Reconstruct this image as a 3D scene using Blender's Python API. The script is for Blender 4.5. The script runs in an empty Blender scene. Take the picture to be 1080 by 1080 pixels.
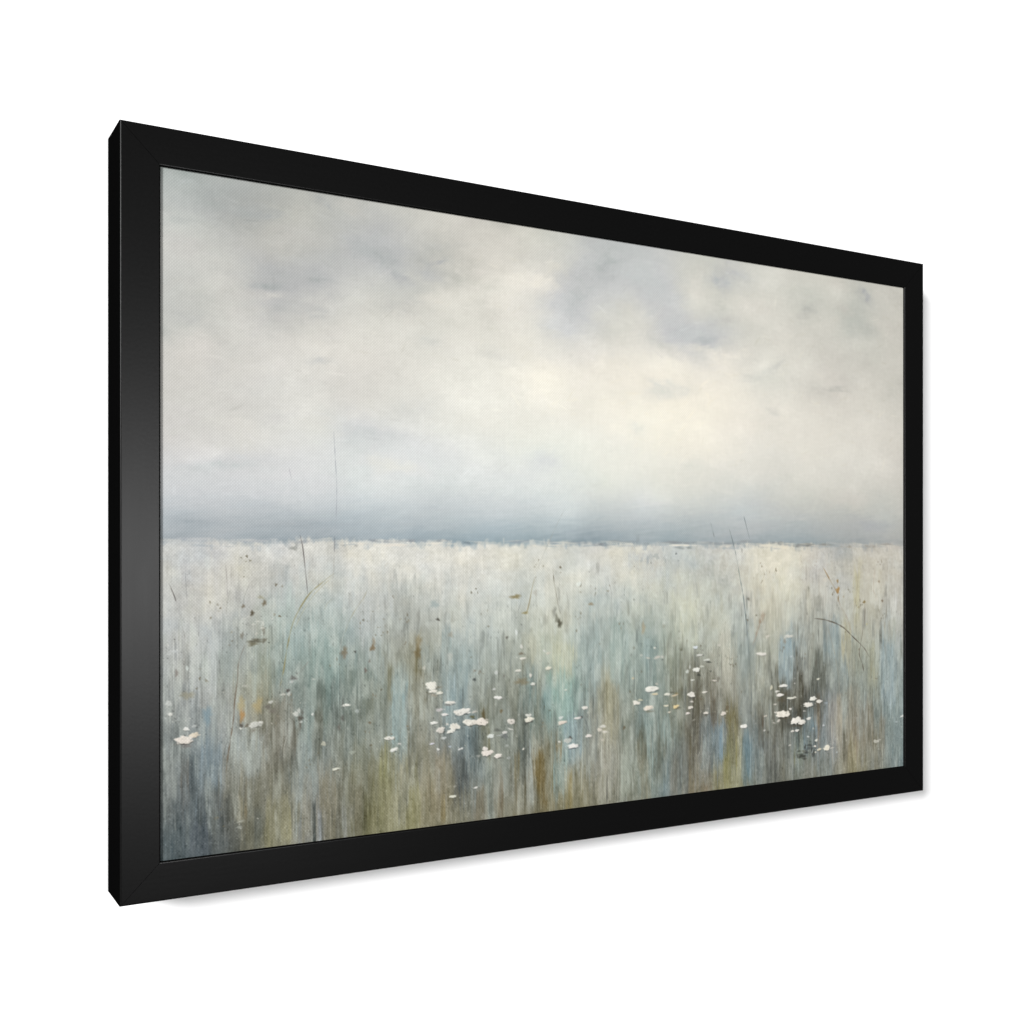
import bpy, math, mathutils
import numpy as np

scene = bpy.context.scene
COL = scene.collection

# ------------------------------------------------------------------ sizes (metres)
S = 0.82                      # outer width of the framed picture
W = S
H = 0.68088 * S               # outer height
DEPTH = 0.0546 * S            # frame depth, front face to the wall
FACE = 0.034776 * S           # visible width of the frame moulding
RECESS = 0.0027 * S           # the canvas sits this far behind the front of the frame
TOP = 1.90                    # height of the top edge above the floor level
BOT = TOP - H

# ------------------------------------------------------------------ camera
cam_data = bpy.data.cameras.new('camera')
cam_data.sensor_width = 36.0
cam_data.lens = 1210.713 / 1080.0 * 36.0
cam_data.shift_y = (585.93 - 540.0) / 1080.0
cam_data.clip_start = 0.01
cam_data.clip_end = 100.0
cam = bpy.data.objects.new('camera', cam_data)
cam.location = (-0.19285 * S, -1.02961 * S, TOP - 0.377112 * S)
cam.rotation_euler = (math.radians(90), 0, -0.5144342)
COL.objects.link(cam)
scene.camera = cam

# ------------------------------------------------------------------ light
world = bpy.data.worlds.new('World')
scene.world = world
world.use_nodes = True
bg = world.node_tree.nodes['Background']
bg.inputs['Color'].default_value = (1.0, 1.0, 1.0, 1)
bg.inputs['Strength'].default_value = 0.15


def area_light(name, loc, target, size, power, size_y=None):
    d = bpy.data.lights.new(name, 'AREA')
    d.energy = power
    d.shape = 'RECTANGLE' if size_y else 'DISK'
    d.size = size
    if size_y:
        d.size_y = size_y
    o = bpy.data.objects.new(name, d)
    o.location = loc
    v = [target[i] - loc[i] for i in range(3)]

    # aim local -Z at the target
    

    o.rotation_euler = mathutils.Vector(v).to_track_quat('-Z', 'Y').to_euler()
    COL.objects.link(o)
    return o


CX, CZ = W / 2, TOP - H / 2
# key: a large soft light far to the upper left, throws the soft shadow to the right and down
KD = 12.0
kv = (-1.36, -1.0, 0.46)
kl = math.sqrt(sum(c * c for c in kv))
area_light('key_light', (CX + kv[0] / kl * KD, kv[1] / kl * KD, CZ + kv[2] / kl * KD), (CX, 0, CZ), 2.7, 2600.0)
# a soft box right of the camera fills the shadows and is seen as the sheen on the near stile of the frame
area_light('soft_box', (0.02 + 0.19 * 3.0, -3.0, TOP - 0.43 * S), (0.02, 0, TOP - 0.40 * S), 0.50, 45.0, 0.50)

vs = scene.view_settings
vs.view_transform = 'Standard'
vs.look = 'None'
vs.exposure = 0.0
vs.gamma = 1.0
vs.use_curve_mapping = False
LIGHT = 1.62                  # brightness of a white card hung flat on the wall


# ------------------------------------------------------------------ helpers
def new_mat(name):
    m = bpy.data.materials.new(name)
    m.use_nodes = True
    return m, m.node_tree, m.node_tree.nodes['Principled BSDF']


def mesh_obj(name, verts, faces, mat, parent=None, smooth=False):
    me = bpy.data.meshes.new(name)
    me.from_pydata(verts, [], faces)
    me.update()
    me.materials.append(mat)
    if smooth:
        me.polygons.foreach_set('use_smooth', [True] * len(me.polygons))
    o = bpy.data.objects.new(name, me)
    COL.objects.link(o)
    if parent:
        o.parent = parent
    return o


# ------------------------------------------------------------------ wall
wm, nt, p = new_mat('white_wall_paint')
p.inputs['Base Color'].default_value = (0.86, 0.86, 0.86, 1)
p.inputs['Roughness'].default_value = 0.9
p.inputs['Specular IOR Level'].default_value = 0.1
tc = nt.nodes.new('ShaderNodeTexCoord')
nz = nt.nodes.new('ShaderNodeTexNoise')
nz.inputs['Scale'].default_value = 220.0
nt.links.new(tc.outputs['Object'], nz.inputs['Vector'])
bp = nt.nodes.new('ShaderNodeBump')
bp.inputs['Strength'].default_value = 0.05
bp.inputs['Distance'].default_value = 0.0005
nt.links.new(nz.outputs['Fac'], bp.inputs['Height'])
nt.links.new(bp.outputs['Normal'], p.inputs['Normal'])
WY = DEPTH + 0.0005
wall = mesh_obj('wall', [(-6, WY, -4), (8, WY, -4), (8, WY, 7), (-6, WY, 7),
                         (-6, WY + .1, -4), (8, WY + .1, -4), (8, WY + .1, 7), (-6, WY + .1, 7)],
                [(0, 1, 2, 3), (5, 4, 7, 6), (1, 5, 6, 2), (4, 0, 3, 7), (3, 2, 6, 7), (4, 5, 1, 0)], wm)
wall['kind'] = 'structure'
wall['label'] = 'plain bright white wall behind the framed painting'
wall['category'] = 'wall'

# ------------------------------------------------------------------ the framed picture
root = bpy.data.objects.new('framed_painting', None)
root.location = (CX, 0.0, BOT)
root.empty_display_size = 0.1
COL.objects.link(root)
root['label'] = 'black framed landscape painting of a misty meadow with white flowers on a white wall'
root['category'] = 'painting'


# frame: four mitred rails
def frame_material(name, rough, spec, base):
    m, nt, p = new_mat(name)
    tc = nt.nodes.new('ShaderNodeTexCoord')
    mp = nt.nodes.new('ShaderNodeMapping')
    mp.inputs['Scale'].default_value = (14, 260, 260)
    nt.links.new(tc.outputs['Object'], mp.inputs['Vector'])
    n1 = nt.nodes.new('ShaderNodeTexNoise')
    n1.inputs['Scale'].default_value = 1.0
    n1.inputs['Detail'].default_value = 5.0
    nt.links.new(mp.outputs['Vector'], n1.inputs['Vector'])
    n2 = nt.nodes.new('ShaderNodeTexNoise')
    n2.inputs['Scale'].default_value = 420.0
    n2.inputs['Detail'].default_value = 3.0
    nt.links.new(tc.outputs['Object'], n2.inputs['Vector'])
    rp = nt.nodes.new('ShaderNodeMapRange')
    rp.inputs['To Min'].default_value = base * 0.6
    rp.inputs['To Max'].default_value = base * 1.35
    nt.links.new(n2.outputs['Fac'], rp.inputs['Value'])
    cb = nt.nodes.new('ShaderNodeCombineColor')
    for i in range(3):
        nt.links.new(rp.outputs['Result'], cb.inputs[i])
    nt.links.new(cb.outputs['Color'], p.inputs['Base Color'])
    rr = nt.nodes.new('ShaderNodeMapRange')
    rr.inputs['To Min'].default_value = rough - 0.012
    rr.inputs['To Max'].default_value = rough + 0.012
    nt.links.new(n1.outputs['Fac'], rr.inputs['Value'])
    nt.links.new(rr.outputs['Result'], p.inputs['Roughness'])
    p.inputs['Specular IOR Level'].default_value = spec
    ad = nt.nodes.new('ShaderNodeMath')
    nt.links.new(n1.outputs['Fac'], ad.inputs[0])
    nt.links.new(n2.outputs['Fac'], ad.inputs[1])
    b = nt.nodes.new('ShaderNodeBump')
    b.inputs['Strength'].default_value = 0.09
    b.inputs['Distance'].default_value = 0.0003
    nt.links.new(ad.outputs[0], b.inputs['Height'])
    nt.links.new(b.outputs['Normal'], p.inputs['Normal'])
    return m


satin = frame_material('satin_black_paint', 0.33, 0.120, 0.0018)
matte = frame_material('matte_black_side', 0.85, 0.0, 0.0015)

C1, C2 = 0.0013, 0.0013       # radius of the eased outer and inner edges
# profile: (distance inwards from the outer edge, depth)
PROFILE = ([(0, DEPTH)]
           + [(C1 - C1 * math.cos(q * math.pi / 10), C1 - C1 * math.sin(q * math.pi / 10)) for q in range(6)]
           + [(FACE - C2 + C2 * math.sin(q * math.pi / 10), C2 - C2 * math.cos(q * math.pi / 10)) for q in range(6)]
           + [(FACE, RECESS - 0.0002), (FACE - 0.006, RECESS - 0.0002), (FACE - 0.006, DEPTH)])
MATTE_EDGES = {0, 1, 2, 10, 11, 13, 14, 15}
GAP = 0.00016                 # half of the hairline joint at each mitre


def make_rail(length, loc, rot):
    """A rail running along local +X, its inner side towards local +Z, its front at Y = 0."""
    half = length / 2
    K = len(PROFILE)
    vs_ = []
    for s in (-1, 1):
        for (a_, d_) in PROFILE:
            vs_.append((s * (half - a_ - GAP), d_, a_))
    fs, mats = [], []
    for i in range(K):
        j = (i + 1) % K
        fs.append((i, K + i, K + j, j))
        mats.append(1 if i in MATTE_EDGES else 0)
    fs.append(tuple(range(K)))
    mats.append(1)
    fs.append(tuple(range(2 * K - 1, K - 1, -1)))
    mats.append(1)
    o = mesh_obj('frame_rail', vs_, fs, satin, root)
    o.data.materials.append(matte)
    o.data.polygons.foreach_set('material_index', mats)
    import bmesh
    bm = bmesh.new()
    bm.from_mesh(o.data)
    bmesh.ops.recalc_face_normals(bm, faces=bm.faces)
    bm.to_mesh(o.data)
    bm.free()
    o.location = loc
    o.rotation_euler = (0, rot, 0)
    return o


make_rail(W, (0, 0, 0), 0)                                   # bottom
make_rail(W, (0, 0, H), math.pi)                             # top
make_rail(H, (-W / 2, 0, H / 2), math.pi / 2)                # left
make_rail(H, (W / 2, 0, H / 2), -math.pi / 2)                # right

# ------------------------------------------------------------------ the picture, painted stroke by stroke
NX, NY = 1500, 986            # one cell is about half a millimetre of canvas
HZ = 531.0                    # the painted horizon
rng = np.random.default_rng(7)

SKY_TONES = (
    '8.3 17.4 173 176 174|62.1 43.1 170 172 170|110.7 63.6 174 174 169|41.7 89.8 197 197 190|14.9 124.6 202 200 194|197.3 51.2 193 191 182'
    '|249.9 14.8 178 179 174|160.7 148.3 181 182 183|234.7 132.5 185 186 186|96.7 197.3 208 206 199|28.3 218 197 197 190|182.6 103.1 197 195 187'
    '|272.9 76.9 189 189 184|272.9 237.3 217 214 205|41.7 271.2 209 205 197|82.8 53.8 174 175 171|132 95.6 194 192 186|82.8 136.6 203 202 195'
    '|227.2 183.7 208 206 199|139.1 235 210 207 200|28.3 326.7 208 206 199|139.1 319.2 210 209 204|227.2 298.9 212 211 205|288.4 -27.6 198 197 187'
    '|368 4.4 198 197 189|327.8 77 184 185 185|417.5 103.3 192 192 186|368 109.2 181 183 184|538.3 26.1 212 208 196|556.2 110.2 232 226 211'
    '|601.6 81.1 230 225 211|434.3 146.9 225 222 209|629.4 13.6 208 207 195|764.6 44.9 193 194 194|705.6 101.3 201 202 202|686.3 160.4 206 207 207'
    '|794.8 74.6 201 202 201|784.7 150.7 219 217 206|538.3 174.9 223 220 207|417.5 209.4 213 212 203|648.2 252.7 240 232 213|764.6 219 236 228 211'
    '|335.8 276.3 217 214 206|503 310.2 222 220 209|764.6 326.8 238 232 214|304.1 366.9 205 208 208|417.5 376.3 216 217 216|648.2 381.5 219 221 213'
    '|468.3 51 201 199 190|451.2 7.4 202 200 190|335.8 157.6 210 209 200|629.4 173.9 225 222 209|592.5 320.4 228 225 211|468.3 266.3 220 218 207'
    '|368 318.8 214 213 206|825.4 20.5 198 200 198|888 63.7 200 201 202|974.6 1.4 204 204 195|963.5 72.3 214 213 201|1087.9 13.6 196 196 189'
    '|1111.2 55.8 217 214 200|974.6 154.8 190 192 194|898.6 148.1 196 197 199|1041.8 107.8 206 205 196|1232 60.7 200 200 190|1385.9 34.5 191 192 184'
    '|1372.6 102.6 196 197 188|1439.5 76.9 205 201 188|1269.5 10.1 213 210 195|1307.6 90.1 207 204 191|888 200.4 236 228 210|1019.2 207 232 225 208'
    '|1134.9 201.4 208 207 195|1232 171.6 218 214 200|1307.6 202.8 213 207 194|1439.5 192.8 208 204 190|888 302.9 242 234 212|1111.2 289.6 232 225 209'
    '|1359.5 293.9 221 215 200|888 405.4 228 226 212|1232 374.9 228 222 206|1439.5 347.4 218 212 198|846.1 466 209 212 212|1064.7 461.5 202 205 204'
    '|1256.9 438.9 207 206 196|1439.5 473 197 197 189|930.8 512.6 175 180 181|1232 509.8 170 174 174|1466.8 517.3 180 178 171|1182.9 120.8 217 213 199'
    '|815.1 122.6 212 210 199|14.9 381.7 208 206 202|124.8 376.1 216 215 208|257.5 354.8 217 217 210|335.8 350.5 211 212 211|14.9 435.9 204 206 208'
    '|110.7 432.5 207 208 210|212.2 429 212 213 214|335.8 424.7 218 220 218|14.9 483.2 191 194 198|41.7 512.7 171 174 180|124.8 504.7 176 180 185'
    '|227.2 510.5 171 175 180|304.1 491.9 183 189 194|368 468.4 204 208 209|400.9 500.9 181 186 190|538.3 488 198 202 204|686.3 477.5 211 215 214'
    '|725 514.5 165 170 174|610.9 518.7 170 177 181|468.3 427.7 218 220 218|610.9 439 217 220 218|764.6 426.2 221 222 212|1019.2 383.2 230 225 209'
    '|110.7 467.3 198 201 204|212.2 472 200 204 206|304.1 455.2 206 211 213|182.6 525.2 170 174 179|69 526.1 177 180 183|468.3 516.9 171 177 181'
    '|846.1 516.7 172 177 179|1064.7 514.9 175 178 178|1359.5 502.9 176 176 171')
FIELD_TONES = (
    '14.9 541.4 196 198 194|55.3 538.5 198 199 195|82.8 546.7 200 197 191|110.7 557.8 214 210 196|182.6 557.9 200 199 192|242.3 555.1 205 203 192'
    '|288.4 546.4 224 218 204|319.8 555.2 232 224 207|400.9 546.2 224 220 208|503 546 225 219 206|592.5 549.1 212 212 200|686.3 549 208 210 200'
    '|748.7 549 219 214 202|804.9 545.6 222 216 198|866.9 555.7 204 203 193|930.8 555.7 193 197 188|996.7 545.3 208 204 192|1087.9 550.5 222 214 195'
    '|1134.9 559.5 227 219 200|1232 559.7 211 202 190|1320.5 544.7 186 183 173|1412.5 560 206 197 183|1480.5 550.3 206 197 183|14.9 592.8 190 191 187'
    '|41.7 571.3 198 195 190|71.7 601.8 207 201 191|110.7 596.8 199 197 194|182.6 593.5 198 198 194|242.3 589.8 201 202 192|288.4 602 200 204 200'
    '|384.4 603.4 205 205 195|468.3 598.4 216 214 202|556.2 599.4 209 210 202|648.2 607 217 215 202|725 594.9 212 212 200|804.9 595.8 208 208 196'
    '|888 603.5 203 204 190|1019.2 598.1 192 192 180|1111.2 599 224 214 193|1173.2 610.6 229 220 193|1256.9 608 205 198 186|1359.5 609.3 203 196 182'
    '|1466.8 602.8 200 192 180|1146.8 577.7 222 213 196|14.9 638.8 186 188 188|82.8 640.6 186 190 190|124.8 644.5 182 184 180|182.6 640.4 180 190 186'
    '|242.3 659.2 160 172 170|304.1 646.4 190 193 190|368 648 168 171 166|417.5 649.3 188 190 184|485.6 644.9 196 199 192|574.2 653.4 187 192 186'
    '|667.1 655.8 203 203 188|744.7 667.7 176 184 180|846.1 653.7 187 194 185|941.7 663 202 204 186|1030.5 661.8 192 194 181|1064.7 676.9 168 175 172'
    '|1134.9 649.9 194 185 168|1232 670.5 176 177 167|1307.6 653.7 188 186 176|1385.9 674.6 191 183 164|1480.5 657.5 190 185 176|14.9 693 180 180 178'
    '|62.1 695 188 189 187|96.7 710.3 157 162 160|153.5 705.9 156 162 150|197.3 700.7 146 160 156|257.5 710.5 136 152 147|311.9 712.9 148 158 153'
    '|351.8 707.2 155 158 150|400.9 716.8 152 145 122|451.2 711.4 165 176 176|503 721.4 168 177 173|592.5 720.6 170 172 158|667.1 723.8 188 188 163'
    '|725 729.6 158 169 165|784.7 725.5 157 171 166|866.9 735.8 140 154 151|930.8 731.7 148 149 136|985.6 734 160 162 152|1030.5 735.9 192 187 172'
    '|1076.3 737.9 147 156 153|1139.6 736.9 176 171 152|1182.9 742.4 154 166 170|1232 751.9 145 141 128|1307.6 747.7 158 165 160|1391.2 758.9 164 164 148'
    '|1466.8 754.4 160 170 170|1494.4 696.9 182 180 173|14.9 760.6 157 158 154|62.1 763.6 168 169 168|110.7 766.6 164 161 148|142 768.6 165 156 128'
    '|168 775.9 138 140 133|227.2 776.8 132 144 139|272.9 779.7 118 129 124|319.8 779.7 128 132 121|368 782.7 160 174 172|409.2 785.3 148 144 127'
    '|459.7 791.6 150 166 173|520.5 795.4 147 148 137|592.5 796.8 127 130 120|667.1 801.5 144 170 166|725 805.1 150 158 155|764.6 807.6 166 160 138'
    '|846.1 816.1 127 140 137|920.1 817.3 146 145 123|963.5 823.5 113 106 95|1041.8 825 135 128 112|1087.9 827.8 146 151 147|1158.8 823.2 116 111 96'
    '|1209.8 831.8 88 80 68|1282.1 840 133 137 136|1359.5 844.9 140 146 138|1466.8 851.6 138 151 151|14.9 828.3 137 143 144|71.7 833 136 146 155'
    '|127.7 837.6 160 165 165|175.3 841.6 128 122 111|212.2 844.6 150 161 161|257.5 848.4 133 141 137|335.8 857.9 145 150 140|384.4 858.9 161 163 150'
    '|425.9 862.4 140 140 135|485.6 867.3 116 127 133|538.3 874.8 138 144 134|592.5 876.2 112 116 106|629.4 885.7 140 129 102|686.3 884 144 161 161'
    '|754.6 889.7 156 151 138|804.9 893.8 150 158 150|866.9 899 136 155 155|952.6 902.6 117 111 100|1007.9 901.9 129 150 167|1044.1 910.1 135 118 80'
    '|1087.9 917.3 122 140 152|1163.6 923.6 118 116 106|1232 929.3 118 129 130|1307.6 935.5 150 150 145|1359.5 939.8 152 138 118|1466.8 948.7 126 137 140'
    '|14.9 885.1 117 121 122|71.7 890.8 110 117 122|110.7 897.5 118 115 101|168 900.4 127 120 102|209.2 904.6 150 156 151|257.5 909.4 135 126 109'
    '|339 914.6 147 139 96|384.4 919.1 151 146 117|444.4 928.1 150 128 93|485.6 932.2 102 113 117|556.2 936.1 140 141 131|629.4 940.2 135 113 81'
    '|686.3 945.8 140 134 107|748.7 948.6 140 138 130|804.9 950.8 147 147 131|888 958.8 122 133 135|974.6 963.7 132 121 103|1041.8 966.6 146 135 86'
    '|1111.2 964.2 128 132 128|1232 969.9 130 128 112|1359.5 968.3 146 136 112|14.9 950.1 92 101 109|69 967.5 92 99 110|122 955.9 103 104 96'
    '|175.3 955.1 148 139 106|212.2 966.5 121 121 119|272.9 963.4 125 119 97|335.8 961.7 136 132 95|400.9 958.5 137 133 107|468.3 961.2 125 122 108'
    '|538.3 962.5 140 135 120|610.9 957.5 125 118 98')
STROKES = (
    '14.9 929.8 983.9 12 93 102 110 0.7|62.1 942 990 16.5 90 97 110 0.7|110.7 919.8 975.4 7.1 103 105 102 0.6|71.7 816.5 890.8 12.4 128 142 157 0.7'
    '|35 836.8 911.6 5.4 122 114 105 0.7|129.1 816.8 872.7 20 166 173 169 0.6|105.1 899.7 935.8 2.8 76 74 66 0.8|123.4 886.2 937.9 2.1 148 122 92 0.8'
    '|113.5 906.1 942.4 5.6 182 162 130 0.6|170.9 827.1 961.6 11.7 118 112 97 0.6|172.3 909.4 983.1 14.7 162 152 116 0.7|198.8 907.8 979.2 3 170 177 173 0.6'
    '|182.6 764 856.4 13.3 128 119 107 0.6|249.9 688.4 753.6 15.3 145 161 155 0.5|263.7 739.8 805.3 7.7 112 119 115 0.6'
    '|311.9 771.9 823.4 7.9 124 127 113 0.5|234.7 781.6 846.5 6.1 108 106 94 0.6|351.8 722.1 784.7 4.8 128 122 96 0.7'
    '|369.6 734.9 857.7 11.4 152 173 179 0.65|400.9 671.5 747 5.8 128 114 85 0.7|402.5 747.1 860.4 11.6 150 144 124 0.5'
    '|464.9 719.7 819.5 10.3 148 168 177 0.5|451.2 665.5 726.7 8.5 152 168 172 0.5|343.8 863 996.8 8 150 145 92 0.65|323 868.6 994.3 6.4 146 138 102 0.6'
    '|249.9 876.8 992.6 9.2 150 134 108 0.6|394.2 874.8 987.9 8.3 150 142 98 0.6|369.6 865.2 977.5 8.2 167 162 142 0.6|446.1 934.4 980.2 5.1 168 126 68 0.8'
    '|442.7 871.4 940.1 7.6 160 139 119 0.6|228.7 925.2 997.2 3 72 77 77 0.8|236.2 933.2 998.2 3.8 168 175 188 0.7|300.9 910.8 999 6.3 122 112 96 0.5'
    '|483.8 882.6 936.7 6.9 83 90 97 0.7|623.9 875.6 950.8 7.5 142 105 58 0.8|583.3 878.6 930.9 5.5 141 115 72 0.7|635.1 911.8 976.1 5.6 134 106 68 0.7'
    '|598 916.4 995.9 2.8 92 80 58 0.8|686.3 924.6 989.7 5.8 161 130 78 0.7|665.2 866.1 906.5 5.7 157 126 82 0.7|669 882.6 963.5 13.4 138 163 164 0.6'
    '|598 789.2 900.5 11.1 92 102 103 0.6|520.5 800.1 885.8 8.8 110 104 72 0.6|515.3 932.1 1002.1 8.8 136 113 92 0.6|531.2 886.7 988.3 7.1 160 179 177 0.7'
    '|607.2 877.4 973.1 5.5 172 180 178 0.6|758.6 848.6 972.8 12 178 172 156 0.6|764.6 940.2 981.7 2 78 74 70 0.8|583.3 930.9 1002.2 5.5 138 108 75 0.7'
    '|552.6 912.2 998.6 3.6 132 104 80 0.6|667.1 749.7 830.6 26.8 149 179 172 0.5|697.8 827.9 901.3 15.5 150 170 183 0.6'
    '|764.6 741.3 873.9 10 172 161 130 0.55|670.9 698 762.8 17.2 194 192 162 0.6|610.9 718.2 790 14.8 163 158 141 0.5|638.8 767.6 831.8 9.4 140 165 172 0.5'
    '|1007.9 858 938.8 15.8 128 153 181 0.7|950.4 784.6 931.9 7.7 97 84 71 0.75|1001.2 787.3 866.3 6.7 120 96 78 0.6|1046.4 821.7 931.6 11.4 128 108 66 0.7'
    '|1041.8 895.8 987.9 12.6 150 139 76 0.7|1062.4 879.6 986.4 5.8 182 180 152 0.7|1080.9 881 979.3 9.3 112 138 157 0.7'
    '|837.8 871.2 938.7 9.3 113 102 76 0.7|804.9 868.7 977.6 8.2 172 180 167 0.6|844 914 998.5 8.3 136 120 88 0.6|877.5 831.7 968 23.3 149 169 167 0.5'
    '|892.3 918.2 986.6 10.6 122 138 148 0.6|965.7 933.3 1011.6 17.7 141 119 94 0.6|1113.6 721.5 811.4 9.4 178 173 152 0.6'
    '|1113.6 829.4 910.4 5.9 82 72 58 0.75|981.2 856.1 960.8 11.1 150 160 162 0.5|985.6 970 1013.7 8.9 145 110 85 0.5'
    '|1030.5 665.3 774.8 11.4 199 194 178 0.65|941.7 628.4 708 17.5 207 207 186 0.6|1053.2 674.8 754.7 11.5 150 160 158 0.5'
    '|898.6 661.9 747.5 17.1 180 186 170 0.4|1209.8 743.5 899.8 11.1 82 72 58 0.75|1161.2 759.7 823.3 9.6 92 84 66 0.6'
    '|1178.1 709.3 787.8 14.6 150 170 186 0.6|1261.9 736.4 820.1 15.1 106 106 95 0.55|1300 676.1 756.7 18 146 159 164 0.65'
    '|1338.6 682.8 767.9 10.4 193 177 140 0.6|1367.4 578.9 693.1 7.9 200 186 140 0.5|1407.2 732.7 809.5 10.7 165 159 122 0.5'
    '|1455.8 686.1 870.3 16.4 153 168 179 0.6|1227 633.5 799.6 12.4 155 152 142 0.5|1146.8 650.2 759 12 190 188 170 0.5'
    '|1317.9 838.5 936.4 7.7 194 167 140 0.7|1356.9 854.2 958.6 13.1 170 140 118 0.5|1356.9 901.7 1015.6 10.5 166 150 114 0.6'
    '|1396.5 847.2 942.9 13.4 150 129 106 0.5|1241.9 865.3 939.4 15 122 148 170 0.7|1261.9 829.4 950.4 5 141 108 82 0.7|1209.8 894.3 955 9.8 166 156 98 0.6'
    '|1294.9 831.4 953.2 15.4 154 162 172 0.6|1287.2 943.2 999.3 10.2 135 148 155 0.6|1466.8 851.6 968.2 22.1 132 146 148 0.5'
    '|1426 906.8 1003.2 13.5 150 140 120 0.5|1146.8 895 994.7 12 112 112 108 0.5|1190.2 889.2 980.7 7.3 170 170 160 0.6|368 588.2 692.9 13.1 166 169 163 0.5'
    '|397.5 588.5 648.8 9.9 178 181 174 0.5|96.7 654.8 738 7 155 160 158 0.5|62.1 667.5 763.6 16.5 190 191 189 0.5|182.6 600.6 671.6 13.3 182 194 188 0.5'
    '|242.3 630.3 717 15.2 150 168 166 0.45|280.6 631.1 689.6 12.5 158 170 166 0.4|324.6 617.3 691.3 12.8 190 193 191 0.5'
    '|750.7 608.4 740.6 15.9 168 180 177 0.5|784.7 642.2 775.5 12.1 155 172 168 0.5|12.3 557.6 587.4 4 168 166 160 0.5|35 555 595.8 5.4 178 175 172 0.5'
    '|71.7 557.7 626.6 5.5 214 208 196 0.6|91.1 557.8 629.8 4.2 212 206 193 0.5|227.2 543.6 589.7 6 185 183 174 0.5|974.6 559.2 597.6 22.2 182 185 176 0.5'
    '|835.7 545.5 579.2 25 186 194 194 0.5|1320.5 531.5 563.6 23.3 172 174 166 0.5|1256.9 569 606.2 20.2 190 182 172 0.4'
    '|930.8 533.3 576.4 21.7 190 196 192 0.4')
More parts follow.
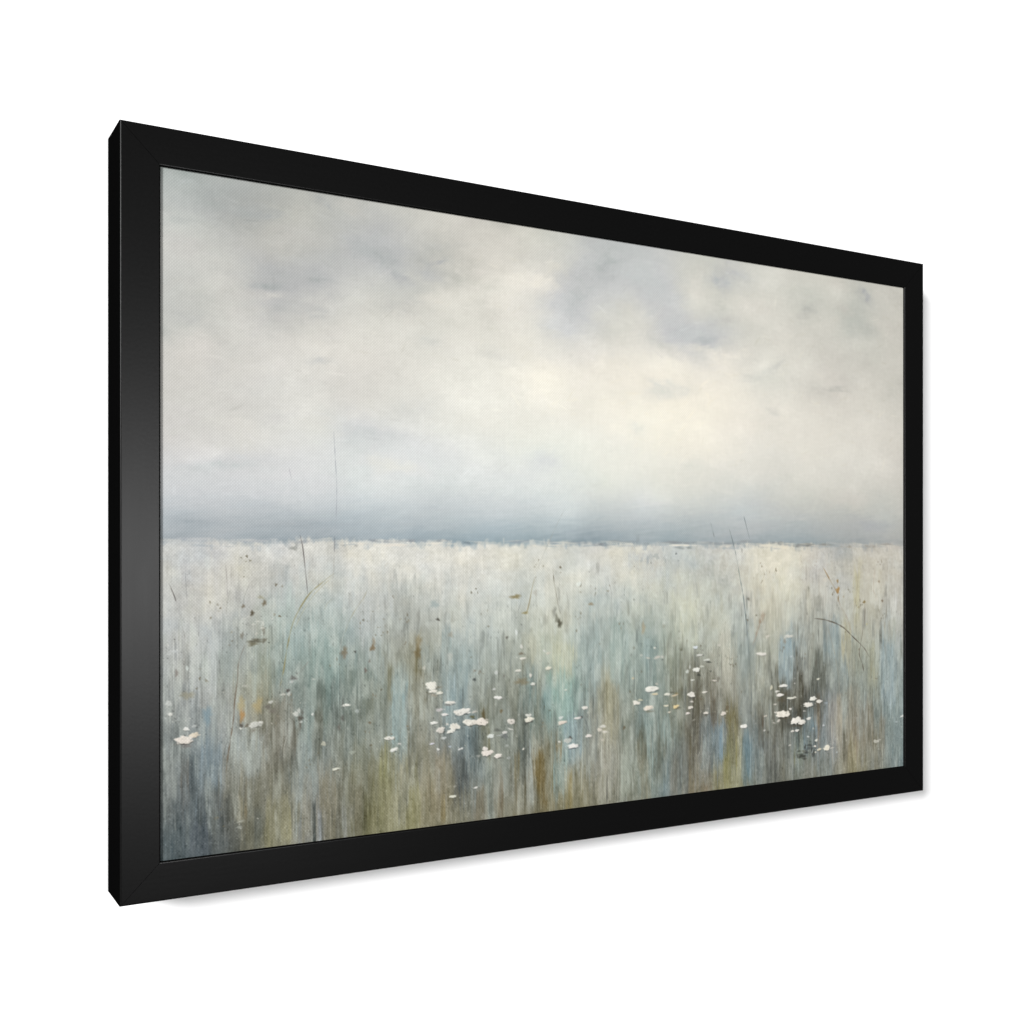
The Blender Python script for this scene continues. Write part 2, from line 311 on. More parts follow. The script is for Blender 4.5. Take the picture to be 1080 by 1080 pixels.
BLADES = (
    '168 156 136 .55 2.6;1372.6 578.9 1367.4 626.5 1356.9 673.8|150 140 120 .5 2.7;1453.1 656.9 1444.9 705.1 1447.7 753.6'
    '|160 150 130 .5 2.5;1287.2 690.7 1307.6 747.7 1317.9 795.2|150 144 124 .5 2.7;1415.2 752.2 1404.5 799.7 1401.8 847.5'
    '|98 92 90 .9 2.1;206.2 520.8 210.7 542.2 215.6 585.2 218.2 609.7'
    '|146 138 98 .95 2.6;260.1 579 237.6 595.6 219.7 611.1 201.8 638 192.9 659.2 187.7 681.8 185.5 691.6 180.1 725.5 175.3 746.6'
    '|124 118 110 .5 1.3;5.6 584.6 13.6 595.5 19.6 610.5 23.6 625.5 29.6 650.1 33.7 666.5 35.5 678.2 40.4 705'
    '|80 76 72 .7 2.1;13.6 595.5 19.6 610.5 21.6 617.3|148 142 138 .7 1.5;93.3 565.5 94.6 588.3 96 614.6'
    '|104 88 72 .75 2.6;121.4 683.5 112.1 709.6 110.7 732.5 106.5 765 104.7 789.9 100.6 818.7 96.4 844.7 93.3 869.4'
    '|186 181 165 .6 1.6;349.7 562.1 334.2 581.9|160 154 128 .7 1.9;315.1 603.9 308.8 617 294.7 635.9 283.7 654.6 278.3 670.5'
    '|165 165 145 .5 1.5;257.5 617.6 248.4 626.1 243.8 636.1|150 154 160 .7 1.7;259.7 361.1 262.6 409.8 264.4 444.6 263.7 486.8 262.1 525.5'
    '|84 84 92 .85 2.6;261.2 523.2 260.6 546.4|165 160 150 .5 1.8;260.6 546.4 259.1 579.8 256 608.8'
    '|176 168 130 .6 1.5;260.6 582.8 242.3 597.1 225.7 614.1 207.7 641 197.3 663.6|172 172 176 .7 1.5;189 420.4 192.9 438.2'
    '|146 134 100 .85 2.6;617.3 589 612.7 603.3 606.4 631.1 600.9 649.3|160 160 152 .5 1.7;675.5 474.1 660.9 498.9 633.9 550.6 620.1 581'
    '|160 158 145 .5 1.9;652.9 567.6 653.9 584.5|96 90 74 .8 3;653.9 584.5 655.8 599.1 659 613.1|110 104 92 .8 2.1;659 613.1 661.4 625 665.2 642 669 651'
    '|190 190 184 .5 1.8;534.7 611.7 531.2 647.6|118 126 128 .85 2.9;994.5 491 1002.8 517.2|140 144 140 .5 2;1002.8 517.2 1008.8 532.9 1012.4 548.7'
    '|112 124 124 .85 2.7;1038.9 502.7 1046.4 523.9 1055.5 553.5 1064.7 595 1071.2 621.8 1076.3 654 1080.9 686.3 1083.2 714.9 1090.2 776.1'
    '|108 118 120 .5 2.3;1090.2 776.1 1092.5 828.1 1090.2 881.7|116 124 127 .8 2.5;1073.9 478.1 1087.9 520.1'
    '|148 120 78 .9 3.8;1277.1 576.5 1292.3 597.2 1309.2 619 1315.4 627.5|165 152 136 .7 2.6;1315.4 627.5 1322.3 651.2 1336 668.3 1343.8 682.9 1354.3 707.9'
    '|92 84 72 .85 3.3;1252.7 674.8 1278.9 677.9 1309.2 685.7 1331.9 695.8 1354.3 712.4 1377.9 729.7|104 98 86 .8 2.9;1377.9 729.7 1390.4 740.5 1404.5 759.4'
    '|120 110 92 .75 2.7;1389.6 646 1390.4 670.8 1384.3 703.2 1377.9 729.7|92 86 74 .85 3.2;1377.9 729.7 1374.5 750.5 1382.4 768 1387.2 785.4'
    '|120 118 105 .5 2.4;1374.5 750.5 1370 780.8|180 163 146 .55 2.7;1417.9 579.2 1414.1 613.8 1415.2 625.3 1430 644.8'
    '|165 140 120 .5 2.8;1119.5 656.8 1111.2 685.4 1101.9 708.4 1094.8 720.7|100 103 104 .85 2.1;713.3 825 721.1 841 726.2 857.7'
    '|130 122 112 .7 1.9;195.4 736 206.2 726.8 213.7 718.6 219.7 711.7|190 196 192 .6 1.5;257.5 739.5 259.1 768.7 260.6 805.1 259.1 834'
    '|190 200 204 .6 1.6;389.3 731.4 388.5 769 389.3 859.3|190 200 204 .6 1.7;466.6 739.7 465.7 773.5|190 196 192 .6 1.6;296.2 785.6 299.3 807.8 297.8 837.1'
    '|180 190 190 .6 2.1;1087.9 881.5 1090.2 935.4 1087.9 979.9|196 196 180 .5 2;974.6 873 970.1 907.5 963.5 924.4'
    '|200 200 192 .5 2.3;1300 906.8 1301.2 953.8 1300 981.8|180 186 184 .6 1.4;70.4 874.2 69 929 70.4 949.8|190 190 180 .5 1.8;524.1 886.1 524.1 917.3'
    '|200 206 205 .6 3;607.2 858.3 608.1 885.5|196 198 200 .6 2.1;541.8 850.1 558 848.2')
DABS = (
    '151 622.1 2.9 3.7 112 102 82 0.85|119.2 626.2 2.5 2.2 118 108 90 0.8|132.5 636.9 2.9 3.2 82 74 58 0.9|145.7 613.6 4.3 2.1 150 146 120 0.6'
    '|150 663.5 2.3 5.6 118 112 98 0.6|117.2 669.4 2.5 4.2 112 104 90 0.6|137.2 677.9 8.6 3.1 90 86 70 0.8|150.6 677.6 3.6 2.8 95 90 75 0.7'
    '|133.4 682.6 7.1 2.2 100 94 72 0.7|195.4 540.8 5.9 2.3 140 142 136 0.7|200.3 536.5 2.2 4.3 150 152 148 0.6|22.5 719.9 2.4 4.1 128 120 113 0.7'
    '|37.7 752.5 8.1 5.4 146 140 116 0.55|66.2 783.1 6.9 10.3 126 146 154 0.75|117.2 786.6 3.1 9.8 176 134 82 0.75|116.4 769.8 5.7 8.4 176 160 116 0.6'
    '|141.5 773.8 5.7 11.2 176 158 112 0.6|124.8 802.5 3.1 2.5 100 92 78 0.7|116.4 801.8 2.8 2.2 80 74 66 0.8|156.4 776.5 5.2 3.1 108 104 96 0.8'
    '|163.6 783.5 4.1 3.7 116 111 102 0.8|187 754.3 2.7 2.3 80 74 70 0.9|195.4 736 4.4 3.1 104 101 97 0.75|206.2 796.9 3.6 3.4 82 78 70 0.85'
    '|209.2 790 1.8 5.7 90 86 78 0.6|206.2 807 1.8 7.2 92 86 76 0.7|277.2 699.2 4.3 6.6 122 110 90 0.75|277.5 707 2.2 4.4 130 118 100 0.6'
    '|294.7 700.4 1.9 1.5 78 78 72 0.9|323.6 695.7 4.1 4.1 124 106 80 0.85|325.4 686.9 2.1 7.4 138 124 100 0.6|311.9 730.1 2.1 3.2 108 96 88 0.8'
    '|318.3 716.1 1.6 2.2 112 104 94 0.7|318.9 811.9 1.9 1.8 110 96 76 0.8|273.8 801.6 2.5 3.5 92 90 84 0.8|268.3 815.8 2.2 3.8 104 100 92 0.7'
    '|274.4 779.8 1.5 8.8 92 94 88 0.6|400.9 706.3 5.8 7.6 112 98 66 0.7|402.5 688.2 5 7.6 130 116 84 0.6|436.5 654.4 3 2 76 74 66 0.9'
    '|430.2 629.9 6.7 5.5 156 168 166 0.7|459.1 679.6 4.4 3.4 156 150 134 0.6|580.6 620.3 8 3.2 134 122 84 0.85|570.6 620.9 3.6 1.6 160 152 130 0.6'
    '|730.5 635.6 3.9 2.5 146 132 106 0.8|618.3 614.6 4.8 4.2 180 177 166 0.6|563.4 687.8 2.5 1.9 96 94 84 0.8|655.8 647.5 3.4 7.3 142 143 132 0.75'
    '|666.2 667.1 4.4 6.5 76 74 60 0.85|660.5 658.9 3.8 5.7 120 120 106 0.7|598.9 647.7 4.4 2.2 140 128 84 0.8|502.6 754.4 2.8 1.9 70 74 72 0.95'
    '|503 740 2.1 1.9 120 112 98 0.7|513 742 2.1 1.9 120 112 98 0.7|592.5 762.7 11 5.7 126 114 88 0.6|519.5 812.5 3.2 7 92 82 54 0.85'
    '|498.8 815.4 3.5 2.3 92 88 56 0.85|496 828.7 4.5 2 80 80 70 0.75|552.6 809.4 2.7 2.5 110 96 68 0.8|545.4 840.3 5.4 2.4 90 92 86 0.7'
    '|559.8 851.4 4.7 3.8 104 106 108 0.6|688.2 864 3.1 2.6 82 82 78 0.85|710.8 830.4 2.3 1.8 62 60 58 0.95|602.4 831.7 5.5 1.9 78 80 76 0.8'
    '|590.6 715.7 3.7 2.2 112 104 88 0.8|558 751.4 1.4 1.6 112 106 96 0.7|723.1 831.2 2 1.6 120 120 116 0.6|837.8 758.2 2.1 1.7 110 104 92 0.6'
    '|966.8 770.7 3.5 2.1 66 68 62 0.9|990.1 748.2 4.5 1.6 72 74 68 0.9|994.5 765.4 2 1.4 74 74 68 0.8|905 799.2 3.4 1.4 84 80 68 0.8'
    '|961.3 795.6 1.8 13.9 92 88 78 0.6|915.8 801.6 3.2 1.4 130 116 80 0.7|954.8 810.8 4.4 2.6 84 82 76 0.7|1012.4 780.9 3.4 4.4 108 102 92 0.6'
    '|1033.9 834.4 3.6 3.2 110 98 80 0.7|999 845.1 3.1 2.1 92 88 78 0.7|984.5 845.1 5.3 1.4 88 84 74 0.7|917.9 828.9 6.5 1.4 110 104 84 0.7'
    '|854.4 830.2 8.4 1.5 112 106 86 0.6|926.5 722.9 2.2 1.7 96 92 76 0.7|821.3 715.3 2.1 1.7 120 116 100 0.6|1084.8 633.4 3 2.7 118 114 104 0.8'
    '|1069.3 541.6 2.3 3.6 150 152 146 0.6|1120.7 667.6 4.3 7.2 160 138 114 0.5|1113.6 676.5 3.5 3.6 150 130 108 0.6|841.9 680.7 4.2 8.4 168 150 118 0.55'
    '|887 678.6 3.4 2.6 150 148 134 0.6|821.3 629.6 1.4 1.2 110 112 108 0.8|914.7 548.3 1.7 1.5 92 96 98 0.9|920.1 560.9 1.5 1.2 130 134 134 0.7'
    '|1314.8 602.3 2.6 2.8 150 122 78 0.8|1316.1 620 3.6 5.6 164 124 68 0.85|1316.6 637 1.8 4.7 142 122 92 0.8|1388.5 645 3.5 2.3 130 110 66 0.85'
    '|1372.6 655.2 2.1 1.9 150 138 104 0.7|1430 604.3 2.2 2.1 150 134 112 0.8|1439.5 643.9 2.4 2.3 122 106 88 0.85|1330.8 633.5 1.8 1.5 160 146 124 0.7'
    '|1175.6 716.5 3.1 4.4 140 132 116 0.6|1104.2 699.5 1.9 3.6 150 134 116 0.6|1395.2 690.1 2.1 1.5 190 184 140 0.7|1219.6 941.1 7.4 4.8 66 68 62 0.95'
    '|1228.3 924.3 2.2 4.4 64 66 62 0.9|1239.4 921.6 6 1.7 66 70 68 0.9|1245.7 929.5 2 4.8 60 62 60 0.9|1232 935.7 5.5 1.5 64 66 62 0.9'
    '|1251.9 936.5 2.5 3.3 66 66 60 0.9|1212.2 931.3 3.9 1.7 70 72 66 0.85|1225.8 947.2 5 1.5 66 66 60 0.85|1208.5 939.3 2.5 4 80 80 72 0.75'
    '|1237.9 927.9 5.5 3.3 82 88 88 0.7|1249.4 941.8 3.8 3.7 74 76 72 0.8|1224.6 932.3 4 2.2 100 98 84 0.7|1232 933 3 2.2 82 84 80 0.8'
    '|1133.7 888.6 2.1 2.2 72 70 64 0.8|1120.7 867.7 2.4 10.8 86 74 62 0.6|1182.9 817.3 9.7 5.5 84 78 62 0.5|1168.4 829.2 9.7 4.6 90 82 66 0.5'
    '|1178.1 864.5 9.7 2.2 92 86 72 0.6|1204.9 881.1 14.8 2.6 84 80 68 0.6|1149.2 917 3.6 2.7 88 90 88 0.6|1256.9 762.2 2.5 7.4 92 90 82 0.6'
    '|36.3 824.6 6.7 2.5 118 114 110 0.75|32.3 821 10.8 1.6 120 115 108 0.6|134.8 810.2 3.7 1.7 128 124 112 0.7|456.3 792.9 6.8 1.2 112 104 96 0.7'
    '|436 763.5 6.8 1.1 120 112 96 0.6|429.2 775.9 5.1 2.4 150 132 112 0.4|547.2 886.3 7.2 1.1 84 82 76 0.7|693.9 882.3 8.9 1.3 88 92 98 0.6'
    '|702.8 878.8 3.9 1.5 96 100 104 0.7|464 944.2 5.5 1.1 98 96 80 0.7|263.7 880.9 4.6 1 112 106 88 0.7|615.5 768.9 3.3 1.1 92 92 84 0.7')
PETALS = (
    '142 649.2 4.3 1.3 214 214 204 0.6|149.1 652.2 1.7 3.4 208 208 198 0.6|134.8 653.2 2.9 1.4 206 206 196 0.6|147.7 659.2 3.7 1.1 210 208 196 0.6'
    '|139.1 667.3 2.3 1.7 204 202 190 0.5|127.7 641.8 2.3 1.4 206 206 198 0.5|227.2 739.4 3 1.4 206 206 196 0.5|11.7 762.5 4.3 4.1 205 208 202 0.7'
    '|13.6 778.1 3.3 2.2 222 222 214 0.9|36.3 800.6 4 2.5 230 230 224 0.95|47.2 797.5 4.1 1.6 200 202 198 0.6|47.6 810.2 6.8 3.3 224 212 192 0.9'
    '|33.1 816.2 11.6 5.2 228 220 209 0.95|137.2 801.5 9.3 3.9 206 206 198 0.85|146.3 799.1 3.2 1.7 218 216 206 0.8|179.6 759.6 4.4 1.8 214 212 202 0.6'
    '|188.5 759.4 2.9 2.8 212 212 204 0.6|192.9 741.1 3.8 2.1 200 202 200 0.5|199.5 790.2 4.7 3.6 205 206 198 0.8|204.1 785.3 2.4 3.4 208 208 200 0.7'
    '|37.7 713.7 1.9 3.3 206 214 208 0.8|20.3 688.7 6.1 1.9 202 206 204 0.6|12.3 692.9 4 1.6 202 206 202 0.5|160.7 769.8 3.5 2.3 204 204 196 0.8'
    '|115.5 806 2 1.4 224 224 214 0.9|122 743.6 4.8 1.7 194 192 182 0.5|114.9 942.5 5.7 1.4 182 184 172 0.6|113.5 950.7 4.2 2.1 172 176 166 0.5'
    '|207.7 802.8 1.9 1.4 214 216 210 0.8|280.6 782.2 5.9 1.8 232 232 222 1|225.7 792.5 2 1.9 220 222 214 0.9|243.2 838.5 3.6 3.8 198 196 176 0.7'
    '|297.8 792.4 3.4 2.9 196 202 200 0.5|351.8 838.4 7.4 2.5 230 228 218 0.95|369 848.7 2.9 1.3 230 228 220 0.9|359.9 857.2 5.8 2.4 232 232 224 0.95'
    '|356.7 859.6 3.2 1.2 224 226 220 0.8|424.5 759.8 8.9 5.8 230 228 216 1|427.5 769.1 6.1 2.6 230 226 214 0.95|439.3 772.9 4.9 2.4 228 226 212 0.95'
    '|458.6 789.3 8.2 2.3 230 226 216 0.95|439 800 5.8 2.6 212 204 204 0.7|448.5 808.1 5.4 2 234 230 224 0.95|429.7 820.1 6.1 2.1 234 234 226 0.95'
    '|441.5 832.5 7.3 4.3 222 216 206 0.85|466.6 828.9 8.9 4.9 230 226 214 0.95|459.7 835.6 6.2 3.1 232 230 220 0.95|447 845.8 4.8 1.8 212 216 212 0.8'
    '|425.9 853.3 3.7 1.4 226 224 236 0.9|437 863.3 2.4 1.8 232 232 226 0.95|458 860.4 2.6 1.8 196 206 216 0.6|458 714.8 5.1 6.1 198 196 186 0.4'
    '|412.5 731 2.7 3.3 206 204 192 0.6|475.2 866.5 2.2 1.4 232 232 228 0.9|452.9 824 3.4 1.8 220 216 206 0.7|263 879 5.2 1.5 226 226 210 0.95'
    '|463.2 941.6 5.7 2 226 226 210 0.95|290 855.5 5.5 2.3 182 188 174 0.5|466.6 925.7 2.7 1.5 190 188 176 0.5|481.2 805.6 13.2 4.6 230 227 218 1'
    '|469.2 806 4.1 3.1 230 226 216 0.9|502.1 807.3 4.2 2.2 212 206 194 0.7|493.2 823.6 10.5 5 228 224 212 1|514.7 824.6 11.6 5.4 230 222 210 1'
    '|502.1 825.3 5.3 2.5 226 220 208 0.9|547.2 786.6 7.2 2.4 234 232 226 1|539.3 772.2 3.6 1.6 220 222 218 0.7|543.3 745.1 3.6 3 214 216 212 0.6'
    '|585.1 744 4.9 2.1 220 218 206 0.9|594.3 723.8 5.1 2.1 222 220 208 0.9|609 753.2 2.8 3.3 226 222 210 0.85|613.3 767.8 4.8 2.2 222 222 212 0.9'
    '|643.7 742.7 5.6 2.6 228 224 206 0.95|643.7 717.2 4.9 1.9 212 204 190 0.7|636.2 712.8 2.6 1.6 222 222 216 0.7|591.5 703.9 2.6 3.8 222 220 212 0.7'
    '|571.7 827.7 6.9 4.3 222 216 206 0.9|605.1 819.9 5.2 2.5 222 222 212 0.9|605.9 827.3 8.5 3.8 230 226 210 1|569.9 840.5 4.7 1.4 216 214 206 0.8'
    '|559.2 845.1 4.3 2.2 224 222 216 0.85|532.8 849.4 6.2 3 224 228 222 0.95|522.3 869.3 5 2.8 230 224 216 0.95|525.8 876.6 9.6 4.5 232 224 214 1'
    '|546.7 883.1 6.8 3.1 234 228 218 1|510 880.2 3.5 2.2 190 190 182 0.5|678.6 781.7 2.3 1.3 228 228 214 0.9|717.2 814.5 5.7 2.8 230 226 216 0.95'
    '|703 831.5 6.6 1.6 226 222 216 0.95|669 828.5 4.2 2.6 220 224 218 0.8|671.7 837.1 8.4 2.6 226 214 200 0.95|755.4 849.4 7.2 2.6 222 220 210 0.8'
    '|748.1 854.9 4.8 3 222 214 200 0.8|759.2 859.2 6 2.2 220 216 204 0.8|725.6 863.9 5.9 2.6 230 224 216 0.95|683 868.6 7.3 4.5 208 206 196 0.7'
    '|693 878.7 10 3.3 234 232 226 1|666 869.4 2.5 1.6 226 222 210 0.9|754.6 873.1 3 2 206 198 184 0.6|505.2 931.5 3.7 1.4 232 230 222 0.95'
    '|479.5 865.3 2.6 1.5 228 228 222 0.9|595 875.8 2 1.6 230 226 212 0.9|563.4 867.5 3.6 1.9 188 192 188 0.5|567 888.3 3.6 2.2 170 174 172 0.6'
    '|866.9 717.1 3.1 1.5 226 224 212 0.85|837.4 728.9 2.5 2.2 206 206 194 0.6|851.9 734.5 4.2 1.4 216 206 192 0.7|872 734.3 7 2.6 212 204 192 0.7'
    '|883.8 734 3.4 2.4 208 204 194 0.6|959.2 719.9 5 2.6 220 226 230 0.9|967.9 734.5 6.6 1.7 220 220 212 0.85|985.6 743.8 6.2 1.9 212 214 204 0.85'
    '|961.3 760.8 7.7 3.6 232 232 222 1|974.1 755.3 4.6 2.1 204 206 194 0.8|940.2 763.2 3.5 3.5 212 216 208 0.8|946 754.9 2.2 3.5 206 210 206 0.6'
    '|951.9 779.4 3.7 1.7 218 220 208 0.9|1003.4 783.1 4.7 1.4 212 206 194 0.9|860.6 790.5 13 4.8 234 232 222 1|866.9 799.7 6.3 1.9 218 206 176 0.85'
    '|894 802 6.4 2.2 226 224 210 0.95|911.5 804.8 6.9 1.7 216 200 170 0.8|949.7 805.8 8.3 4.5 230 226 216 0.95|980.7 803 5.5 1.7 226 222 210 0.9'
    '|950.4 818.5 3.7 1.7 220 214 204 0.8|826.4 812.6 7 3.7 230 226 214 1|834.9 808.6 5 2 204 200 174 0.8|851.9 823.6 10 3.7 230 220 204 1'
    '|892.3 822.4 4.9 1.5 226 220 198 0.95|914.5 825.6 6 2.9 228 206 156 0.9|947.6 829.4 5 2.6 226 220 208 0.95|899.3 834.5 3 1.5 224 216 198 0.9'
    '|941 839.4 4.6 1.9 230 222 214 0.95|983.4 841.6 5.1 2.1 228 222 210 0.95|1024.4 845.6 5.4 3.7 222 214 202 0.95|1074.6 872.7 7.9 3.4 234 232 224 1'
    '|1115.9 738.5 9.9 2.9 232 228 218 0.95|819.2 769 2.9 1.8 206 194 164 0.8|871.1 781.9 2.9 1.7 208 200 186 0.6|954.8 852.5 4.4 1.4 186 184 172 0.5'
    '|1014.7 717.7 4.5 2.1 204 202 190 0.7|1032.7 842.1 2.3 1.8 196 190 170 0.6|1172.5 802.1 9.2 2.6 234 232 224 1|1156.4 812.1 4.6 2.2 226 224 214 0.9'
    '|1163.6 819.1 8.4 2.7 234 230 222 1|1192.6 826.9 8.8 2.2 228 226 212 0.95|1202.4 825.8 3.9 1.5 226 222 208 0.9|1249.4 831.6 8.3 3.7 236 234 224 1'
    '|1265.7 837.7 7.1 3.2 230 226 216 0.95|1236.2 842.7 11.2 3.9 234 230 220 1|1151.6 836.4 3.4 1.6 222 216 204 0.8|1190.2 847.8 3.4 2.2 228 224 216 0.9'
    '|1170.8 856.7 15 6.2 238 232 218 1|1152.8 851.9 3.6 1.8 226 222 210 0.9|1204.9 871.2 11.3 6.1 236 232 222 1|1219.6 875.2 8.9 4.4 232 228 218 1'
    '|1237.9 869.6 5.2 2.6 230 228 220 0.95|1160.2 868.2 4.3 2.5 218 212 202 0.8|1127.3 857 3.8 1.6 220 210 196 0.8|1196 891.1 4.2 1.8 228 224 214 0.95'
    '|1207.3 890.8 4.4 2.4 232 228 220 1|1277.1 885.8 2.5 1.5 218 220 222 0.8|1236.2 905 3 1.7 216 218 214 0.85|1257.7 913.6 3.8 2.4 228 226 214 0.95'
    '|1285.7 930.7 7.1 5.2 236 230 212 1|1298.7 932.2 5.1 0.9 226 220 206 0.7|1254.4 925 3.3 2 228 222 210 0.95|1265.7 932.1 5 2.2 220 212 188 0.9'
    '|1255.7 936.8 2.3 2.2 214 210 196 0.8|1188.7 917.6 3.4 1.6 206 204 196 0.8|1421.9 928.7 7.6 3.5 206 204 192 0.75|1431.4 926.5 4.3 1.5 200 196 186 0.6'
    '|1497.2 882.8 5 2.3 222 224 218 0.9|1480.5 893.4 2.8 1.6 196 202 204 0.6|1312.8 941.6 2.6 1.7 190 196 196 0.7|1124.7 884.3 2.4 1.8 218 214 206 0.8'
    '|1148 871.5 2.4 1.5 206 200 190 0.7|1187 707.1 9.3 3.1 222 218 206 0.75|1178.1 709.3 3.9 1.8 212 208 196 0.6|1132.5 705.9 4.8 3.3 218 212 200 0.6'
    '|1124.7 739.2 4.3 2.5 224 220 210 0.9|1262.7 794 3.5 2.2 226 224 206 0.9|1142 804.1 3.3 4.3 212 208 186 0.85|1192.6 746.5 3.4 1.6 206 212 214 0.6'
    '|1201.2 799.1 1.7 1.3 214 212 202 0.8|1227 854.1 3.5 1.8 190 190 182 0.6|1283.4 842 5.1 1.5 186 196 204 0.5|1277.1 931.1 1.8 1.3 224 218 200 0.8'
    '|1249.4 889.9 2.5 1.5 200 196 186 0.6|705.6 600.6 5.4 3.3 226 232 224 0.7|581.5 680 2.2 4.8 226 230 226 0.75|821.3 590.9 6.2 1.7 226 224 208 0.5'
    '|1282.1 599 7.6 3.7 220 212 196 0.4')
CLOUDS = (
    '156.4 151.6 20.4 5.6 0 170 172 173 0.8|162.2 165.1 23.4 4.9 -0.2 207 204 197 0.7|233.2 132.6 15.2 4.6 -0.2 176 178 178 0.75'
    '|156.4 136.1 38 9.9 0 183 183 180 0.6|319.8 78.1 32 13.3 0.3 178 179 180 0.7|339 86 11.2 3.7 0.6 171 173 174 0.7'
    '|366.4 110.9 16.3 5.2 0.4 176 177 178 0.7|420.8 98.3 23.6 12.1 0 183 184 184 0.6|442.7 78.8 15.3 3.8 -0.5 177 178 178 0.7'
    '|243.8 9.9 12.2 5.8 0.3 170 171 167 0.7|249.9 17.7 7.6 3.6 0.8 167 169 167 0.6|124.8 46.2 34.4 9.8 -0.1 172 173 170 0.6'
    '|32.3 70.7 27.1 6.8 0 173 175 171 0.6|194.4 70.2 32.8 12.8 -0.1 196 193 186 0.6|37.7 105.4 24.4 10.9 0 199 196 190 0.6'
    '|37.7 210.3 27.2 10.9 0.1 189 189 185 0.65|52.6 249.8 27.4 16.4 -0.4 215 210 202 0.6|80 277.7 9.7 15.2 0.3 202 200 195 0.6'
    '|239.2 254.7 15.2 4.3 -0.1 196 196 193 0.7|222.7 181.3 27.2 8.6 0.2 191 191 188 0.6|257.5 212.5 24.7 7.3 -0.3 212 209 202 0.6'
    '|366.4 157.3 29.5 9 -0.1 195 194 188 0.6|511.7 116.8 60.7 14 -0.25 226 222 207 0.7|576 95.2 27.4 12.7 -0.4 235 229 213 0.75'
    '|432.6 144.1 30.6 7.6 -0.15 225 220 206 0.7|400.9 173.2 33.4 9.1 0 215 212 201 0.5|420.8 210.6 20.2 9.1 0.2 205 205 199 0.6'
    '|441 56.2 34.2 7.6 -0.2 190 189 183 0.6|283.7 15.5 21.9 10.2 0 194 191 183 0.6|503 7.6 42.4 10.9 -0.1 201 197 187 0.5'
    '|366.4 410.1 42.8 12 0.1 224 224 217 0.7|331 405.6 19.2 8.9 0.3 221 221 214 0.6|331 367 35.4 11.9 0 200 202 203 0.65'
    '|88.3 420.9 56.5 12.4 -0.1 195 198 201 0.6|239.2 443.9 30.6 11.6 0 211 212 213 0.6|47.2 503.1 30.1 5.5 0 165 168 174 0.6'
    '|194.4 506.6 44.9 5.7 0 167 171 175 0.6|182.6 344.7 35.6 14.2 -0.3 208 207 203 0.5|110.7 362.9 31.3 12.5 0.1 218 215 207 0.5'
    '|468.3 212.5 34.7 10.8 -0.2 223 219 207 0.6|538.3 221.8 25.1 9.4 0.1 208 208 203 0.5|520.5 324.7 46.4 14 -0.2 226 223 210 0.5'
    '|400.9 316.7 33.4 12.1 -0.3 209 209 204 0.5|623.9 89.6 26.2 14.4 -0.3 237 230 213 0.75|653.9 58.7 19 9.7 -0.2 226 222 206 0.6'
    '|688.2 129.3 34.9 14.6 0.2 192 193 195 0.7|709.4 109 19.5 8.2 -0.3 186 188 190 0.7|667.1 162.2 26.8 9.7 0 198 199 199 0.6'
    '|850.2 63 46.3 20.3 0.3 195 197 198 0.65|752.6 132.4 19.9 9.9 -0.3 211 210 202 0.7|796.8 12.5 49.3 11.7 0.1 187 189 189 0.65'
    '|764.6 49.9 28.1 11.6 -0.4 178 180 181 0.6|734.9 81.5 19.8 8.2 0 195 196 195 0.6|961.3 77.8 22.1 24.3 0.2 219 215 202 0.7'
    '|1019.2 43.2 22.7 14.1 0 182 185 187 0.75|1053.2 17.9 27.6 12.4 0.2 186 187 187 0.65|976.8 158.1 20 7.8 -0.2 175 178 181 0.85'
    '|928.7 148.7 34.9 13.8 0.2 192 193 195 0.65|970.1 169.1 26.6 5.2 0 226 221 207 0.6|1035 112 22.8 7.1 -0.3 194 193 187 0.65'
    '|1104.2 85.3 33.1 25.1 0 220 215 201 0.65|1236.9 73.1 15 7.4 -0.2 187 187 180 0.75|1222.1 85.7 14.9 5.5 -0.3 197 194 186 0.6'
    '|1391.2 26.3 16 9.6 0.5 176 177 176 0.8|1362.1 78.9 42.4 26.6 0.3 187 189 181 0.65|1399.2 100.1 26.8 15.3 0 186 187 179 0.6'
    '|1426 20.4 10.8 11.6 0.6 206 202 189 0.7|1307.6 14.9 20.6 11.3 0.2 211 206 192 0.6|1333.4 59.2 15.6 9.4 0 197 193 182 0.5'
    '|1156.4 187 19.3 6.4 -0.6 197 196 189 0.75|1104.2 214.6 28.3 5.4 -0.1 202 201 192 0.7|1125.4 202.2 16.6 3.6 -0.3 198 198 190 0.6'
    '|1146.8 276.6 12 5.4 0 208 204 194 0.7|1307.6 223.5 25.8 4.5 -0.05 189 187 178 0.8|1277.1 235 35.7 9.3 0.3 203 198 186 0.5'
    '|890.1 253.2 42.9 12 -0.2 211 211 202 0.6|866.9 242.9 16.9 4.2 0.3 202 205 203 0.5|905 207.5 43.2 13.7 0.1 239 232 213 0.6'
    '|866.9 314.3 46.7 17 -0.1 244 237 216 0.6|644.4 259.4 26.5 22.5 0 243 236 215 0.6|827.4 326.7 16.5 8.4 0.3 222 222 209 0.6'
    '|638.8 396.4 22.6 14.5 -0.4 213 214 215 0.6|764.6 376.5 40.3 14.9 -0.1 226 225 213 0.5|952.6 391 26.4 10.4 -0.2 219 219 207 0.6'
    '|1246.9 455.9 55.6 13 0 197 197 190 0.6|1399.2 487.1 37.6 11.5 0.1 175 176 177 0.65|1341.2 438.7 47.3 13.2 0 212 206 193 0.5'
    '|1207.3 320.7 54.6 18.4 0.2 225 219 204 0.5|1064.7 310.2 46.5 14.2 -0.2 236 227 210 0.5|1030.5 184.9 32 12.4 -0.3 238 230 211 0.6'
    '|1182.9 120.8 29.3 14.6 -0.3 218 213 199 0.6')
